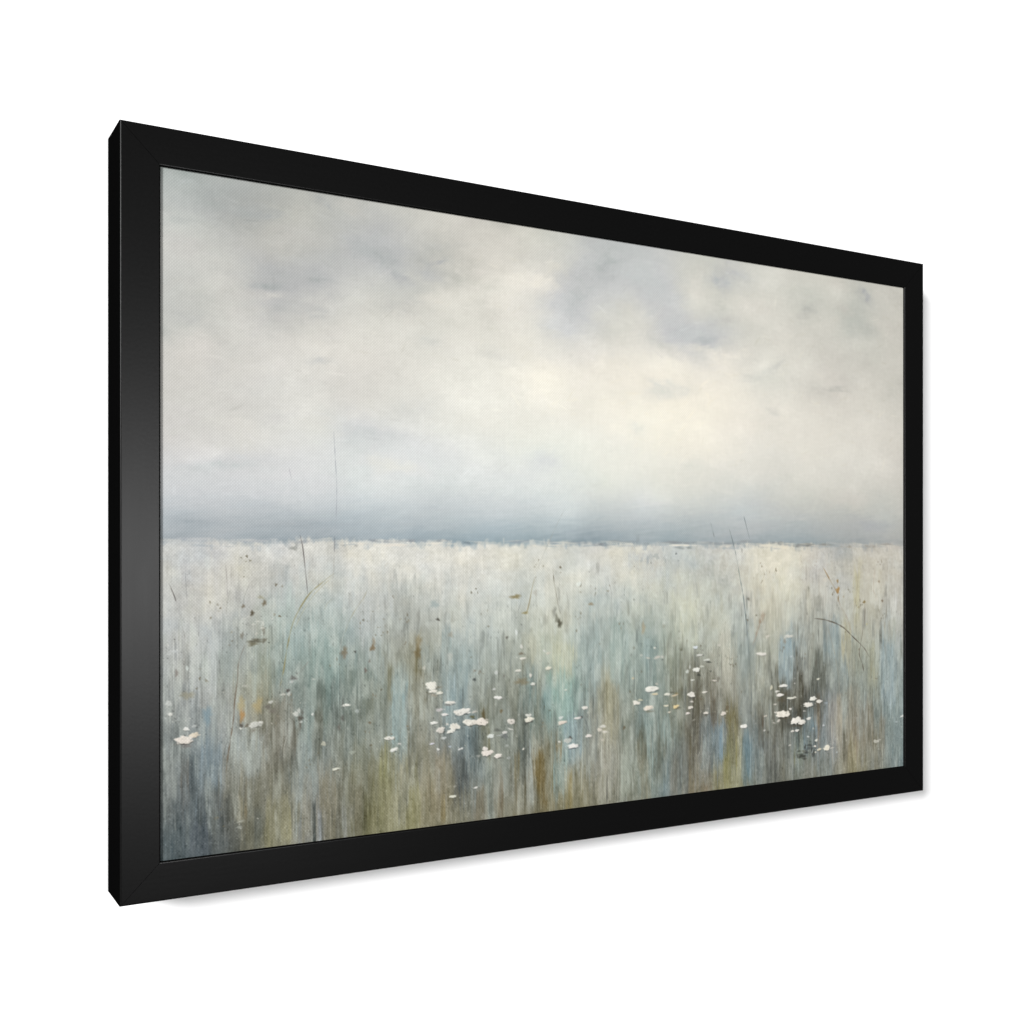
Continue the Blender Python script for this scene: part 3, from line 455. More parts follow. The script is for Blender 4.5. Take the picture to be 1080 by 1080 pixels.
SKYLINE = (
    '212.2 530.7 18 1.7 150 154 158 0.6|139.1 529.8 26 2.1 168 172 176 0.5|41.7 527.7 30 1.9 176 180 184 0.5|269.8 535.5 9.3 1.3 148 150 148 0.7'
    '|293.1 535.4 6.3 1.2 150 152 150 0.7|323 528.6 14.3 1.8 138 144 150 0.7|359.9 529.1 22.8 1.8 136 142 148 0.7|400.9 528.1 16.6 1.8 134 140 146 0.7'
    '|447.8 527 17.1 1.8 142 148 152 0.7|487.3 529.8 8.7 1.7 116 128 134 0.7|496 532.9 7 1.2 120 130 134 0.7|508.2 531.3 5.3 0.9 134 140 142 0.6'
    '|583.3 528.5 25.7 1.9 150 160 166 0.6|638.8 529.8 22.6 1.9 152 162 166 0.6|705.6 530.2 27.3 1.6 146 154 158 0.6|746.7 533.1 17.9 1.7 122 128 132 0.7'
    '|766.6 532.4 10 1.3 112 118 120 0.75|794.8 526.4 24.5 1.8 148 156 158 0.6|829.5 524.5 3.1 3.4 116 122 122 0.7|850.2 531.9 8.3 2.4 134 140 140 0.6'
    '|866.9 552.3 14.7 5.9 156 164 162 0.5|846.1 559 12.5 5.1 160 168 170 0.5|888 555.7 6.4 4.3 150 156 152 0.5|926.5 537.8 13 1.6 130 136 132 0.8'
    '|952.6 536.7 11 1.4 132 138 134 0.8|1019.2 529.4 45.6 1.9 150 156 158 0.6|920.1 528.2 39.1 2.1 140 146 148 0.6|1078.6 525.5 18.6 2.1 152 156 156 0.6'
    '|1158.8 528.6 29 2.2 142 146 144 0.65|1222.1 531.1 24.8 2.2 124 126 122 0.75|1202.4 533 12.3 1.8 130 130 124 0.7|1287.2 529.8 20.4 1.9 142 142 136 0.6'
    '|1338.6 533.4 15.6 2.3 152 146 134 0.6|1399.2 533.1 21.4 2.7 150 144 134 0.6|1453.1 529 21.9 1.9 158 154 146 0.6|1333.4 542.8 15.6 7.6 165 168 162 0.5'
    '|1385.9 540.8 16 5.7 168 166 158 0.5|311.9 533.8 28.6 1.2 232 226 212 0.7|425.9 532.5 20.3 1.2 232 226 212 0.7|459.7 532.3 13.7 1.5 230 224 210 0.7'
    '|935.2 532.9 30.6 0.9 236 230 216 0.85|1041.8 533.7 22.9 2.1 230 222 206 0.7|1111.2 532.5 33.2 2.2 230 222 204 0.6|376.2 535.7 33 1.8 228 222 210 0.6'
    '|610.9 533.9 11.1 1.6 222 216 200 0.7|657.6 534.5 15.2 1.6 222 216 202 0.6|780.6 535.6 10.1 2 230 224 210 0.8|1163.6 535.9 19.3 3.6 228 220 200 0.6'
    '|1466.8 534.8 27.6 3.9 212 203 190 0.6')


def table(s):
    return np.array([[float(t) for t in e.split()] for e in s.split('|')])


def spline_matrix(n, cells):
    t = np.linspace(0, cells - 1e-6, n)
    i = np.floor(t).astype(int)
    f = t - i
    M = np.zeros((n, cells + 3), np.float32)
    r = np.arange(n)
    M[r, i] = (1 - f) ** 3 / 6
    M[r, i + 1] = (3 * f ** 3 - 6 * f ** 2 + 4) / 6
    M[r, i + 2] = (-3 * f ** 3 + 3 * f ** 2 + 3 * f + 1) / 6
    M[r, i + 3] = f ** 3 / 6
    return M


def noise(px, py, ny=None, nx=None):
    """Smooth random field with cells of px by py pixels, about unit variance."""
    ny = ny or NY
    nx = nx or NX
    cx, cy = max(1, int(round(nx / px))), max(1, int(round(ny / py)))
    g = rng.standard_normal((cy + 3, cx + 3)).astype(np.float32)
    return (spline_matrix(ny, cy) @ g @ spline_matrix(nx, cx).T) * 1.7


def fbm(px, py, octaves, gain=0.55):
    out, amp, tot = 0, 1.0, 0
    for k in range(octaves):
        out = out + amp * noise(px / 2 ** k, py / 2 ** k)
        tot += amp * amp
        amp *= gain
    return out / math.sqrt(tot)


def sample(img, x, y):
    x = np.clip(x, 0, img.shape[1] - 1.001)
    y = np.clip(y, 0, img.shape[0] - 1.001)
    xi, yi = x.astype(int), y.astype(int)
    fx, fy = (x - xi)[..., None], (y - yi)[..., None]
    return ((img[yi, xi] * (1 - fx) + img[yi, xi + 1] * fx) * (1 - fy)
            + (img[yi + 1, xi] * (1 - fx) + img[yi + 1, xi + 1] * fx) * fy)


def tone_map(tones, sx, sy, step=8):
    """Smooth colour field through the mixed tones (radial interpolation)."""
    P = tones[:, :2] / (sx, sy)
    Cc = tones[:, 2:5]
    d = np.sqrt(((P[:, None] - P[None]) ** 2).sum(-1) + 0.05)
    mean = Cc.mean(0)
    wgt = np.linalg.solve(d + 0.0 * np.eye(len(P)), Cc - mean)
    gx, gy = np.meshgrid(np.arange(0, NX + step, step), np.arange(0, NY + step, step))
    q = np.stack([gx / sx, gy / sy], -1).reshape(-1, 2)
    dd = np.sqrt(((q[:, None] - P[None]) ** 2).sum(-1) + 0.05)
    small = (dd @ wgt + mean).reshape(gx.shape + (3,)).astype(np.float32)
    yy, xx = np.meshgrid(np.arange(NY), np.arange(NX), indexing='ij')
    return sample(small, xx / step, yy / step)


YY, XX = np.meshgrid(np.arange(NY, dtype=np.float32), np.arange(NX, dtype=np.float32), indexing='ij')
height = np.zeros((NY, NX), np.float32)


def mix(img, y0, y1, x0, x1, colour, alpha):
    v = img[y0:y1, x0:x1]
    v += (np.asarray(colour, np.float32) - v) * alpha[..., None]


def window(cx, cy, rx, ry):
    return (max(0, int(cy - ry)), min(NY, int(cy + ry) + 2), max(0, int(cx - rx)), min(NX, int(cx + rx) + 2))


BR = noise(2.2, 30)           # bristle marks, upright
BR2 = noise(1.4, 14)
BRW = noise(30, 2.6)          # bristle marks, level


def upright_stroke(img, cx, y0, y1, hw, colour, a, lean=0.0, ragged=1.0):
    L = y1 - y0
    wy0, wy1, wx0, wx1 = window(cx, (y0 + y1) / 2, hw * 1.5 + abs(lean) * L + 2, L * 0.62 + 2)
    if wy1 - wy0 < 2 or wx1 - wx0 < 2:
        return
    y = YY[wy0:wy1, wx0:wx1]
    x = XX[wy0:wy1, wx0:wx1]
    ox, oy = rng.integers(0, NX - (wx1 - wx0) + 1), rng.integers(0, NY - (wy1 - wy0) + 1)
    b = BR[oy:oy + wy1 - wy0, ox:ox + wx1 - wx0]
    b2 = BR2[oy:oy + wy1 - wy0, ox:ox + wx1 - wx0]
    t = (y - y0) / L
    s = np.abs(x - cx - lean * (y - (y0 + y1) / 2)) / hw
    ax = np.clip((1.15 - s + 0.22 * b * ragged) * max(1.6, hw * 0.30), 0, 1)
    end = 0.16 + 0.10 * b
    ay = np.clip((t + 0.08 - 0.10 * b) / 0.2, 0, 1) * np.clip((1.06 + end * 0.4 - t) / 0.28, 0, 1)
    dry = np.clip(0.82 + 0.22 * b2 * ragged + 0.12 * b, 0.15, 1.05)
    mix(img, wy0, wy1, wx0, wx1, colour, np.clip(a * ax * ay * dry, 0, 1))


def dab(img, cx, cy, hw, hh, colour, a, soft=1.2, wobble=0.16, ang=0.0, lift=0.0):
    wy0, wy1, wx0, wx1 = window(cx, cy, hw * 1.5 + 3, hh * 1.5 + hw * abs(ang) + 3)
    if wy1 - wy0 < 2 or wx1 - wx0 < 2:
        return
    x = XX[wy0:wy1, wx0:wx1] - cx
    y = YY[wy0:wy1, wx0:wx1] - cy - ang * x
    th = np.arctan2(y / hh, x / hw)
    ph = rng.uniform(0, 6.3, 4)
    rad = 1 + wobble * (0.6 * np.sin(2 * th + ph[0]) + 0.7 * np.sin(3 * th + ph[1]) + 0.5 * np.sin(5 * th + ph[2]) + 0.35 * np.sin(8 * th + ph[3]))
    r = np.sqrt((x / hw) ** 2 + (y / hh) ** 2)
    al = np.clip((rad - r) * min(hw, hh) / soft + 0.5, 0, 1)
    mix(img, wy0, wy1, wx0, wx1, colour, al * a)
    if lift:
        hv = height[wy0:wy1, wx0:wx1]
        np.maximum(hv, al * lift * (0.75 + 0.25 * np.clip(-y / hh, -1, 1)), out=hv)


def level_stroke(img, cx, cy, L, hw, ang, colour, a):
    wy0, wy1, wx0, wx1 = window(cx, cy, L + hw, hw * 1.3 + L * abs(math.sin(ang)))
    if wy1 - wy0 < 2 or wx1 - wx0 < 2:
        return
    x = XX[wy0:wy1, wx0:wx1] - cx
    y = YY[wy0:wy1, wx0:wx1] - cy
    u = x * math.cos(ang) + y * math.sin(ang)
    v = -x * math.sin(ang) + y * math.cos(ang)
    ox, oy = rng.integers(0, NX - (wx1 - wx0) + 1), rng.integers(0, NY - (wy1 - wy0) + 1)
    b = BRW[oy:oy + wy1 - wy0, ox:ox + wx1 - wx0]
    al = np.clip(1 - (u / L) ** 2, 0, 1) * np.clip(1 - (v / hw) ** 2, 0, 1) * np.clip(0.8 + 0.18 * b, 0, 1)
    mix(img, wy0, wy1, wx0, wx1, colour, al * a)


def cloud_touch(img, cx, cy, hw, hh, ang, colour, a):
    rx, ry = hw * 2.2 + 6, hh * 2.2 + hw * 1.6 * abs(ang) + 6
    wy0, wy1, wx0, wx1 = window(cx, cy, rx, ry)
    x = XX[wy0:wy1, wx0:wx1] - cx
    y = YY[wy0:wy1, wx0:wx1] - cy
    n, m = y.shape
    def sw(px, py):
        return noise(px, py, n, m)
    x = x + hw * (0.22 * sw(hw, hh) + 0.12 * sw(hw / 2.5, hh / 2) + 0.06 * sw(5, 4))
    y = y + hh * (0.30 * sw(hw, hh) + 0.20 * sw(hw / 2.5, hh / 2) + 0.10 * sw(6, 4))
    u = x * math.cos(ang) + y * math.sin(ang)
    v = -x * math.sin(ang) + y * math.cos(ang)
    d2 = (u / hw) ** 2 + (v / hh) ** 2
    al = np.exp(-0.75 * d2) * np.clip(1 + 0.14 * sw(4, 3), 0.4, 1.3)
    mix(img, wy0, wy1, wx0, wx1, colour, np.clip(al * a, 0, 1))


def blade(img, pts, colour, a, width):
    P = np.array(pts, float).reshape(-1, 2)
    d = np.r_[0, np.cumsum(np.hypot(*np.diff(P, axis=0).T))]
    # smooth the path (Catmull-Rom through the points)
    n = max(4, int(d[-1] * 1.6))
    Q = np.vstack([2 * P[0] - P[1], P, 2 * P[-1] - P[-2]])
    t = np.linspace(0, len(P) - 1 - 1e-6, n)
    i = t.astype(int)
    f = (t - i)[:, None]
    p0, p1, p2, p3 = Q[i], Q[i + 1], Q[i + 2], Q[i + 3]
    path = 0.5 * (2 * p1 + (p2 - p0) * f + (2 * p0 - 5 * p1 + 4 * p2 - p3) * f ** 2 + (3 * p1 - p0 - 3 * p2 + p3) * f ** 3)
    wy0, wy1 = max(0, int(path[:, 1].min()) - 4), min(NY, int(path[:, 1].max()) + 5)
    wx0, wx1 = max(0, int(path[:, 0].min()) - 4), min(NX, int(path[:, 0].max()) + 5)
    m = np.zeros((wy1 - wy0, wx1 - wx0), np.float32)
    press = np.clip(0.78 + 0.3 * np.interp(np.arange(n), np.linspace(0, n, max(3, n // 12)), rng.standard_normal(max(3, n // 12))), 0.25, 1.1)
    for k in range(n):
        s = k / (n - 1)
        taper = min(1.0, 0.35 + 5 * s, 0.35 + 5 * (1 - s))
        r = width * 0.5 * taper * (0.7 + 0.3 * press[k])
        x, y = path[k]
        a0, a1, b0, b1 = max(wy0, int(y) - 3), min(wy1, int(y) + 5), max(wx0, int(x) - 3), min(wx1, int(x) + 5)
        if a1 <= a0 or b1 <= b0:
            continue
        dd = np.hypot(XX[a0:a1, b0:b1] - x, YY[a0:a1, b0:b1] - y)
        v = m[a0 - wy0:a1 - wy0, b0 - wx0:b1 - wx0]
        np.maximum(v, np.clip(r + 0.42 - dd, 0, 1) * press[k], out=v)
    mix(img, wy0, wy1, wx0, wx1, colour, np.clip(m * a, 0, 1))


def paint():
    # --- sky: broad tones, cloud edges broken up, then short scumbled strokes
    sky = tone_map(table(SKY_TONES), 1.25, 1.0)
    w1, w2 = fbm(150, 90, 5), fbm(150, 90, 5)
    fade = np.clip((HZ - 20 - YY) / 110, 0.12, 1)
    sky = sample(sky, XX + 17 * w1 * fade, YY + 12 * w2 * fade)
    cloud = fbm(200, 90, 6, 0.62)
    sky += (cloud * 2.6 * fade)[..., None] * np.array([1.0, 0.96, 0.86], np.float32)
    sky += (fbm(260, 120, 4) * 0.8)[..., None] * np.array([1.0, 0.0, -1.0], np.float32)
    for r in table(CLOUDS):
        cloud_touch(sky, *r[:5], r[5:8], min(0.95, r[8] * 1.25))
    puff = fbm(95, 55, 5, 0.6)
    sky += (np.sign(puff) * np.abs(puff) ** 1.4 * 3.4 * fade * np.clip((HZ - 60 - YY) / 200, 0.25, 1))[..., None] * np.array([1, 0.98, 0.9], np.float32)
    # mottled, broken cloud: dark scraps above, pale puffs between them
    m1 = fbm(70, 42, 5, 0.68)
    m2 = fbm(120, 60, 5, 0.62)
    scrap = np.clip((m1 - 0.35) * 1.3, 0, 1.6) * np.clip((m2 + 0.6) * 0.9, 0, 1.4)
    high = np.clip((HZ * 0.80 - YY) / (HZ * 0.62), 0.12, 1)
    sky -= (scrap * 6.0 * high)[..., None] * np.array([1.0, 0.86, 0.80], np.float32)
    puffy = np.clip((-m1 - 0.3) * 1.3, 0, 1.5) * np.clip((0.8 - m2) * 0.8, 0, 1.3)
    sky += (puffy * 4.0 * np.clip((HZ - 30 - YY) / 60, 0, 1))[..., None] * np.array([1.0, 0.98, 0.92], np.float32)
    # uneven top of the blue-grey band over the horizon
    band = np.exp(-((HZ - YY) / np.clip(76 - 22 * XX / NX + 30 * noise(150, 500) + 15 * noise(50, 500), 22, 130)) ** 2) * np.clip(0.6 + 0.6 * fbm(90, 24, 5, 0.65), 0, 1.6)
    sky -= (band * 6)[..., None] * np.array([1.1, 0.8, 0.45], np.float32)
    low = np.exp(-np.clip(HZ - 3 - YY, 0, None) / 7.0)
    sky -= (low * (7 + 5 * noise(40, 5) + 3 * noise(9, 3)))[..., None] * np.array([1, 0.9, 0.85], np.float32)
    sky += (7.5 * np.exp(-((XX - 820) / 560) ** 2 - ((YY - 300) / 175) ** 2))[..., None] * np.array([0.95, 1.05, 1.0], np.float32)
    sky += (np.exp(-(XX / 420) ** 2 - (YY / 160) ** 2))[..., None] * np.array([-5.0, -2.5, -0.5], np.float32)
    sky += np.clip(1 - (HZ - YY) / 75, 0, 1)[..., None] * np.array([-3.0, -0.5, 2.2], np.float32)
    src = sky.copy()
    for k in range(5200):
        x, y = rng.uniform(0, NX), rng.uniform(0, HZ)
        near = y > HZ - 75
        L = rng.uniform(8, 34) * (1.8 if near else 1)
        hw = rng.uniform(2.2, 8) * (0.55 if near else 1)
        ang = rng.normal(-0.12, 0.10 if near else 0.55)
        c = src[int(min(NY - 1, max(0, y + rng.normal(0, 7)))), int(min(NX - 1, max(0, x + rng.normal(0, 9))))]
        level_stroke(sky, x, y, L, hw, ang, c + rng.normal(0, 2.6) + rng.normal(0, 0.7, 3), rng.uniform(0.12, 0.42))
    for k in range(5200):
        x, y = rng.uniform(0, NX), rng.uniform(0, HZ - 8)
        c = src[int(min(NY - 1, max(0, y + rng.normal(0, 4)))), int(min(NX - 1, max(0, x + rng.normal(0, 5))))]
        level_stroke(sky, x, y, rng.uniform(4, 15), rng.uniform(1.4, 4.5), rng.normal(-0.1, 0.12 if y > HZ - 60 else 0.8), c + rng.normal(0, 3.6), rng.uniform(0.15, 0.5))
    warmth = np.clip((sky[..., 0] - sky[..., 2] - 6) / 12, 0, 1)[..., None]
    gs = sky.mean(-1, keepdims=True)
    sky = gs + (sky - gs) * (1 - 0.30 * warmth)
    purple = np.maximum(0.5 * (sky[..., 0] + sky[..., 2]) - sky[..., 1], 0)
    sky[..., 1] += 0.8 * purple
    cold = np.maximum(sky[..., 2] - sky[..., 0], 0) * np.clip((HZ * 0.9 - YY) / 60, 0.3, 1)
    sky[..., 1] += 0.30 * cold
    sky[..., 2] -= 0.40 * cold
    # small crisp flicks at some cloud edges
    for k in range(420):
        x, y = rng.uniform(0, NX), rng.uniform(10, HZ - 90)
        c = src[int(y), int(x)]
        level_stroke(sky, x, y, rng.uniform(5, 20), rng.uniform(1.2, 3.5), rng.normal(-0.25, 0.5), c + rng.normal(0, 8), rng.uniform(0.25, 0.55))
    sky += (noise(6, 2.2) * 0.9 + noise(2.0, 9) * 0.7)[..., None]

    # --- meadow: broad tones, upright strokes
    fld = tone_map(table(FIELD_TONES), 1.0, 1.7)
    depth = np.clip((YY - HZ) / (NY - HZ), 0, 1)
    fld = sample(fld, XX + 6 * noise(14, 40), YY + 10 * noise(9, 50) + 6 * noise(5, 24))
    fld += (noise(22, 70) * 4 * (0.3 + depth))[..., None]
    fld += (noise(16, 60) * 2.5 * (0.2 + depth))[..., None] * np.array([1, 0.2, -1], np.float32)
    src = fld.copy()
    warm = np.array([4.5, 0.8, -5.5], np.float32)
    for k in range(6500):
        x = rng.uniform(-5, NX + 5)
        y = HZ + 6 + (NY - HZ) * rng.uniform(0, 1) ** 0.9
        dp = (y - HZ) / (NY - HZ)
        L = rng.uniform(8, 30) + dp * rng.uniform(4, 62)
        hw = rng.uniform(1.6, 7.5)
        c = src[int(np.clip(y + rng.normal(0, 14), HZ + 6, NY - 1)), int(np.clip(x + rng.normal(0, 12), 0, NX - 1))]
        c = c + rng.normal(0, 4.5 + 8 * dp) + warm * rng.normal(0, 0.12 + 0.4 * dp)
        upright_stroke(fld, x, y - L / 2, y + L / 2, hw * 1.15, c, rng.uniform(0.2, 0.6) * min(1, 0.35 + 2.6 * dp), rng.normal(0, 0.04))
    # scumbled light passages below the horizon
    for k in range(2600):
        x = rng.uniform(0, NX)
        y = HZ + 5 + abs(rng.normal(0, 62))
        c = src[int(np.clip(y, 0, NY - 1)), int(np.clip(x, 0, NX - 1))]
        if rng.uniform() < 0.55:
            level_stroke(fld, x, y, rng.uniform(3, 15), rng.uniform(1.2, 5), rng.normal(0, 0.5), c + rng.normal(1, 8), rng.uniform(0.25, 0.65))
        else:
            upright_stroke(fld, x, y - 6, y + rng.uniform(2, 18), rng.uniform(1.0, 5), c + rng.normal(0, 7), rng.uniform(0.25, 0.6))
    for r in table(STROKES):
        x, y0, y1, hw = r[:4]
        upright_stroke(fld, x, y0, y1, hw * 1.15, r[4:7], min(1, r[7] * 1.2), rng.normal(0, 0.012))
    # broad soft passages laid over each other
    for k in range(420):
        x = rng.uniform(0, NX)
        dp = rng.uniform(0.02, 1.0)
        y = HZ + 8 + (NY - HZ - 8) * dp
        c = fld[int(np.clip(y + rng.normal(0, 18), HZ + 8, NY - 1)), int(np.clip(x + rng.normal(0, 26), 0, NX - 1))]
        c = c + rng.normal(2, 9) + warm * rng.normal(0, 0.4)
        L = rng.uniform(24, 60) + 50 * dp
        upright_stroke(fld, x, y - L / 2, y + L / 2, rng.uniform(5, 15), c, rng.uniform(0.25, 0.55), rng.normal(0, 0.03), 0.9)
    # fine hair strokes that drag neighbouring colours over each other
    for k in range(3600):
        x = rng.uniform(0, NX)
        y = HZ + 10 + (NY - HZ) * rng.uniform(0, 1) ** 0.72
        dp = (y - HZ) / (NY - HZ)
        L = rng.uniform(6, 22) + dp * rng.uniform(4, 70)
        yc, xc = int(np.clip(y + rng.normal(0, 16), HZ + 8, NY - 1)), int(np.clip(x + rng.normal(0, 5), 0, NX - 1))
        c = fld[yc, xc] + rng.normal(0, 3.5 + 8.5 * dp) + warm * rng.normal(0, 0.08 + 0.35 * dp)
        upright_stroke(fld, x, y - L / 2, y + L / 2, rng.uniform(0.8, 2.8), c, rng.uniform(0.2, 0.55) * min(1, 0.25 + 2.2 * dp), rng.normal(0, 0.045))
    # layered dabs: pale ones dragged over, darker ones between
    for k in range(1500):
        x = rng.uniform(0, NX)
        dp = rng.beta(1.5, 2.1)
        y = HZ + 8 + (NY - HZ - 8) * dp
        c = fld[int(min(y, NY - 1)), int(x)]
        c = c * 0.5 + 0.5 * (np.array([214, 216, 206]) - dp * np.array([34, 28, 26]))
        L = rng.uniform(8, 26) + 30 * dp
        upright_stroke(fld, x, y - L / 2, y + L / 2, rng.uniform(1.6, 7.5), c, rng.uniform(0.25, 0.65), rng.normal(0, 0.05), 1.5)
    for k in range(700):
        x = rng.uniform(0, NX)
        dp = rng.beta(2.4, 1.7)
        y = HZ + 20 + (NY - HZ - 20) * dp
        c = fld[int(min(y, NY - 1)), int(x)] * rng.uniform(0.72, 0.9) + warm * rng.normal(0.1, 0.4)
        L = rng.uniform(10, 30) + 40 * dp
        upright_stroke(fld, x, y - L / 2, y + L / 2, rng.uniform(1.2, 5.0), c, rng.uniform(0.2, 0.55), rng.normal(0, 0.05), 1.5)
    # a few long thin pale runs
    for k in range(260):
        x = rng.uniform(0, NX)
        y = HZ + (NY - HZ) * rng.uniform(0.35, 1.0)
        c = sample(fld, np.array([x]), np.array([y]))[0]
        upright_stroke(fld, x, y - rng.uniform(20, 60), y + rng.uniform(20, 60), rng.uniform(0.6, 1.0), c + rng.uniform(10, 34), rng.uniform(0.3, 0.65), rng.normal(0, 0.015))
    amp = 0.3 + 0.9 * depth
    fld += ((noise(1.5, 16) * 1.3 + noise(2.6, 30) * 1.5 + noise(1.6, 4.0) * 3.0 + noise(4, 10) * 2.2 + noise(9, 12) * 1.6) * amp)[..., None]
    up_zone = np.clip(1 - depth * 2.2, 0, 1)
    fld += ((fbm(22, 16, 4, 0.7) * 4.6 + noise(3.0, 2.6) * 2.4 + noise(1.5, 1.4) * 2.8) * up_zone)[..., None]
    fld += (fbm(40, 22, 3) * 2.2 * up_zone)[..., None] * np.array([1, 0.1, -1.1], np.float32)
    grain = noise(1.2, 1.2)
    fld += ((grain * 3.2 + np.where(grain > 1.7, 7, 0) - np.where(grain < -1.8, 8, 0)) * amp)[..., None]
    # dry-brush marks: small broken specks that follow the brush
    for k in range(3200):
        x, y = rng.uniform(0, NX), HZ + 20 + (NY - HZ - 20) * rng.beta(1.8, 1.6)
        dk = rng.uniform() < 0.55
        c = fld[int(min(y, NY - 1)), int(x)]
        c = c * rng.uniform(0.66, 0.86) if dk else c * 0.7 + np.array([222, 220, 208]) * 0.3
        dab(fld, x, y, rng.uniform(0.5, 1.3), rng.uniform(0.6, 2.4), c, rng.uniform(0.25, 0.6), 1.0)
    # the palette is a greyed one: earths and blues both kept close to a green grey
    g = fld @ np.array([0.3, 0.55, 0.15], np.float32)
    keep = (0.80 - 0.10 * depth)[..., None]
    fld = g[..., None] + (fld - g[..., None]) * keep
    fld[..., 1] += 1.4 * depth
    cool = 0.8 * np.maximum(fld[..., 2] - fld[..., 0], 0)
    fld[..., 1] += 0.07 * cool
    fld[..., 2] -= 0.12 * cool + 1.6 * depth
    mean_tone = 186 - 62 * np.clip(depth * 1.25, 0, 1)
    fld = mean_tone[..., None] + (fld - mean_tone[..., None]) * (1 + 0.16 * np.clip(depth * 3, 0, 1))[..., None]
    olive = np.maximum(fld[..., 1] - fld[..., 2] - 14, 0)
    fld[..., 2] += 0.08 * olive
    sage = np.clip(1 - np.abs(depth - 0.42) / 0.40, 0, 1)
    fld += sage[..., None] * np.array([-1.6, 0.8, 0.2], np.float32)
    pink = np.maximum(fld[..., 0] - fld[..., 1], 0)
    fld[..., 0] -= 0.45 * pink
    fld *= (0.994 - 0.045 * np.clip(depth * 1.6, 0, 1))[..., None]

    # --- bring both together along a soft broken horizon
    edge = HZ + 1.0 + 1.2 * noise(60, 400) + 1.0 * noise(14, 400) + 1.5 * noise(3, 6) + 1.6 * noise(14, 6) + 0.6 * noise(1.6, 1.6)
    k = np.clip((YY - edge) / 11.0 + 0.5, 0, 1)
    k = (k * k * (3 - 2 * k))[..., None]
    img = sky * (1 - k) + fld * k
    for r in table(SKYLINE):
        x, y, hw, hh = r[:4]
        for q in range(max(2, int(hw / 4))):
            s = rng.uniform(-0.8, 0.8)
            dab(img, x + s * hw, y + rng.normal(0, hh * 0.45), hw * rng.uniform(0.2, 0.45), hh * rng.uniform(0.6, 1.1), r[4:7] + rng.normal(0, 3), r[7] * rng.uniform(0.5, 1.0), 2.6, 0.3)
    # haze dragged down into the field and pale paint dragged up into the haze
    for k in range(260):
        x = rng.uniform(0, NX)
        up = rng.uniform() < 0.45
        c = img[int(HZ - rng.uniform(6, 14) if up else HZ + rng.uniform(8, 22)), int(x)]
        y = HZ + (rng.uniform(0, 8) if up else rng.uniform(-4, 2))
        if rng.uniform() < 0.5:
            level_stroke(img, x, y, rng.uniform(6, 26), rng.uniform(1.0, 3.0), rng.normal(0, 0.06), c, rng.uniform(0.25, 0.6))
        else:
            upright_stroke(img, x, y - 4, y + 6, rng.uniform(1.5, 6), c, rng.uniform(0.2, 0.5))
    # faint grasses everywhere in the meadow
    for k in range(110):
        x, y = rng.uniform(10, NX - 10), HZ + (NY - HZ) * rng.uniform(0.06, 0.75)
        L = rng.uniform(18, 85)
        lean = rng.normal(0, 0.16)
        bend = rng.normal(0, 0.10)
        c = img[int(y), int(x)]
        c = c * rng.uniform(0.62, 0.85) if rng.uniform() < 0.6 else c * 0.6 + np.array([226, 224, 212]) * 0.4
        blade(img, [x, y, x + lean * L * 0.5 + bend * L * 0.5, min(NY - 3, y + L * 0.5), x + lean * L, min(NY - 2, y + L)], c, rng.uniform(0.3, 0.7), rng.uniform(0.8, 1.4))
        if rng.uniform() < 0.35:
            for q in range(rng.integers(1, 5)):
                dab(img, x + rng.normal(0, 3), y + rng.uniform(-3, 12), rng.uniform(0.8, 2.2), rng.uniform(0.8, 2.4), np.array([112, 102, 82]) + rng.normal(0, 12), rng.uniform(0.4, 0.8), 1.2, 0.25)
    # seed heads: loose groups of small brown specks
    for k in range(46):
        x0_, y0_ = rng.uniform(20, NX - 20), HZ + (NY - HZ) * rng.beta(2.2, 3.2)
        for q in range(rng.integers(2, 7)):
            x, y = x0_ + rng.normal(0, 6), y0_ + rng.normal(0, 9)
            if 2 < x < NX - 2 and HZ + 20 < y < NY - 2:
                dab(img, x, y, rng.uniform(0.7, 1.9), rng.uniform(0.7, 2.2), np.array([118, 112, 94]) + rng.normal(0, 14), rng.uniform(0.35, 0.75), 1.2, 0.25)
    # --- stems and grasses, seed heads, flowers
    for e in BLADES.split('|'):
        head, path = e.split(';')
        hd = [float(t) for t in head.split()]
        blade(img, [float(t) for t in path.split()], hd[:3], hd[3] * 0.85, hd[4] * 0.88)
    for r in table(DABS):
        big = min(r[2], r[3])
        dab(img, r[0], r[1], r[2], r[3], r[4:7], r[7], 1.2 + 0.7 * big, 0.26, rng.normal(0, 0.05))
    for r in table(PETALS):
        x, y, hw, hh = r[:4]
        col = r[4:7]
        ang = rng.normal(-0.04, 0.10)
        if r[7] > 0.82:                      # a dark under-stroke sets each bright flower off
            under = img[int(np.clip(y + hh, 0, NY - 1)), int(np.clip(x, 0, NX - 1))] * 0.62
            dab(img, x + 0.12 * hw, y + hh * 0.75, hw * 0.85, max(0.9, hh * 0.6), under, 0.65, 1.4, 0.25, ang)
        dab(img, x, y, hw, hh, col, r[7], 1.6, 0.15, ang, 0.00035 * r[7] * min(1, hw / 6))
        if hw > 4 and r[7] > 0.8:            # petals: lighter and creamier touches inside
            for q in range(int(3 + hw / 2)):
                dab(img, x + rng.uniform(-0.9, 0.9) * hw, y + rng.uniform(-0.7, 0.6) * hh, rng.uniform(0.18, 0.4) * hw, rng.uniform(0.25, 0.5) * hh,
                    col + rng.normal(0, 7) + (4 if q % 2 else -8), 0.55, 1.0, 0.2, ang)
            for q in range(int(2 + hw / 3)):  # ragged petal tips
                th = rng.uniform(0, 6.28)
                dab(img, x + math.cos(th) * hw, y + math.sin(th) * hh, 0.2 * hw, 0.22 * hh, col, r[7] * 0.9, 1.0, 0.2)
    heads = table(PETALS)
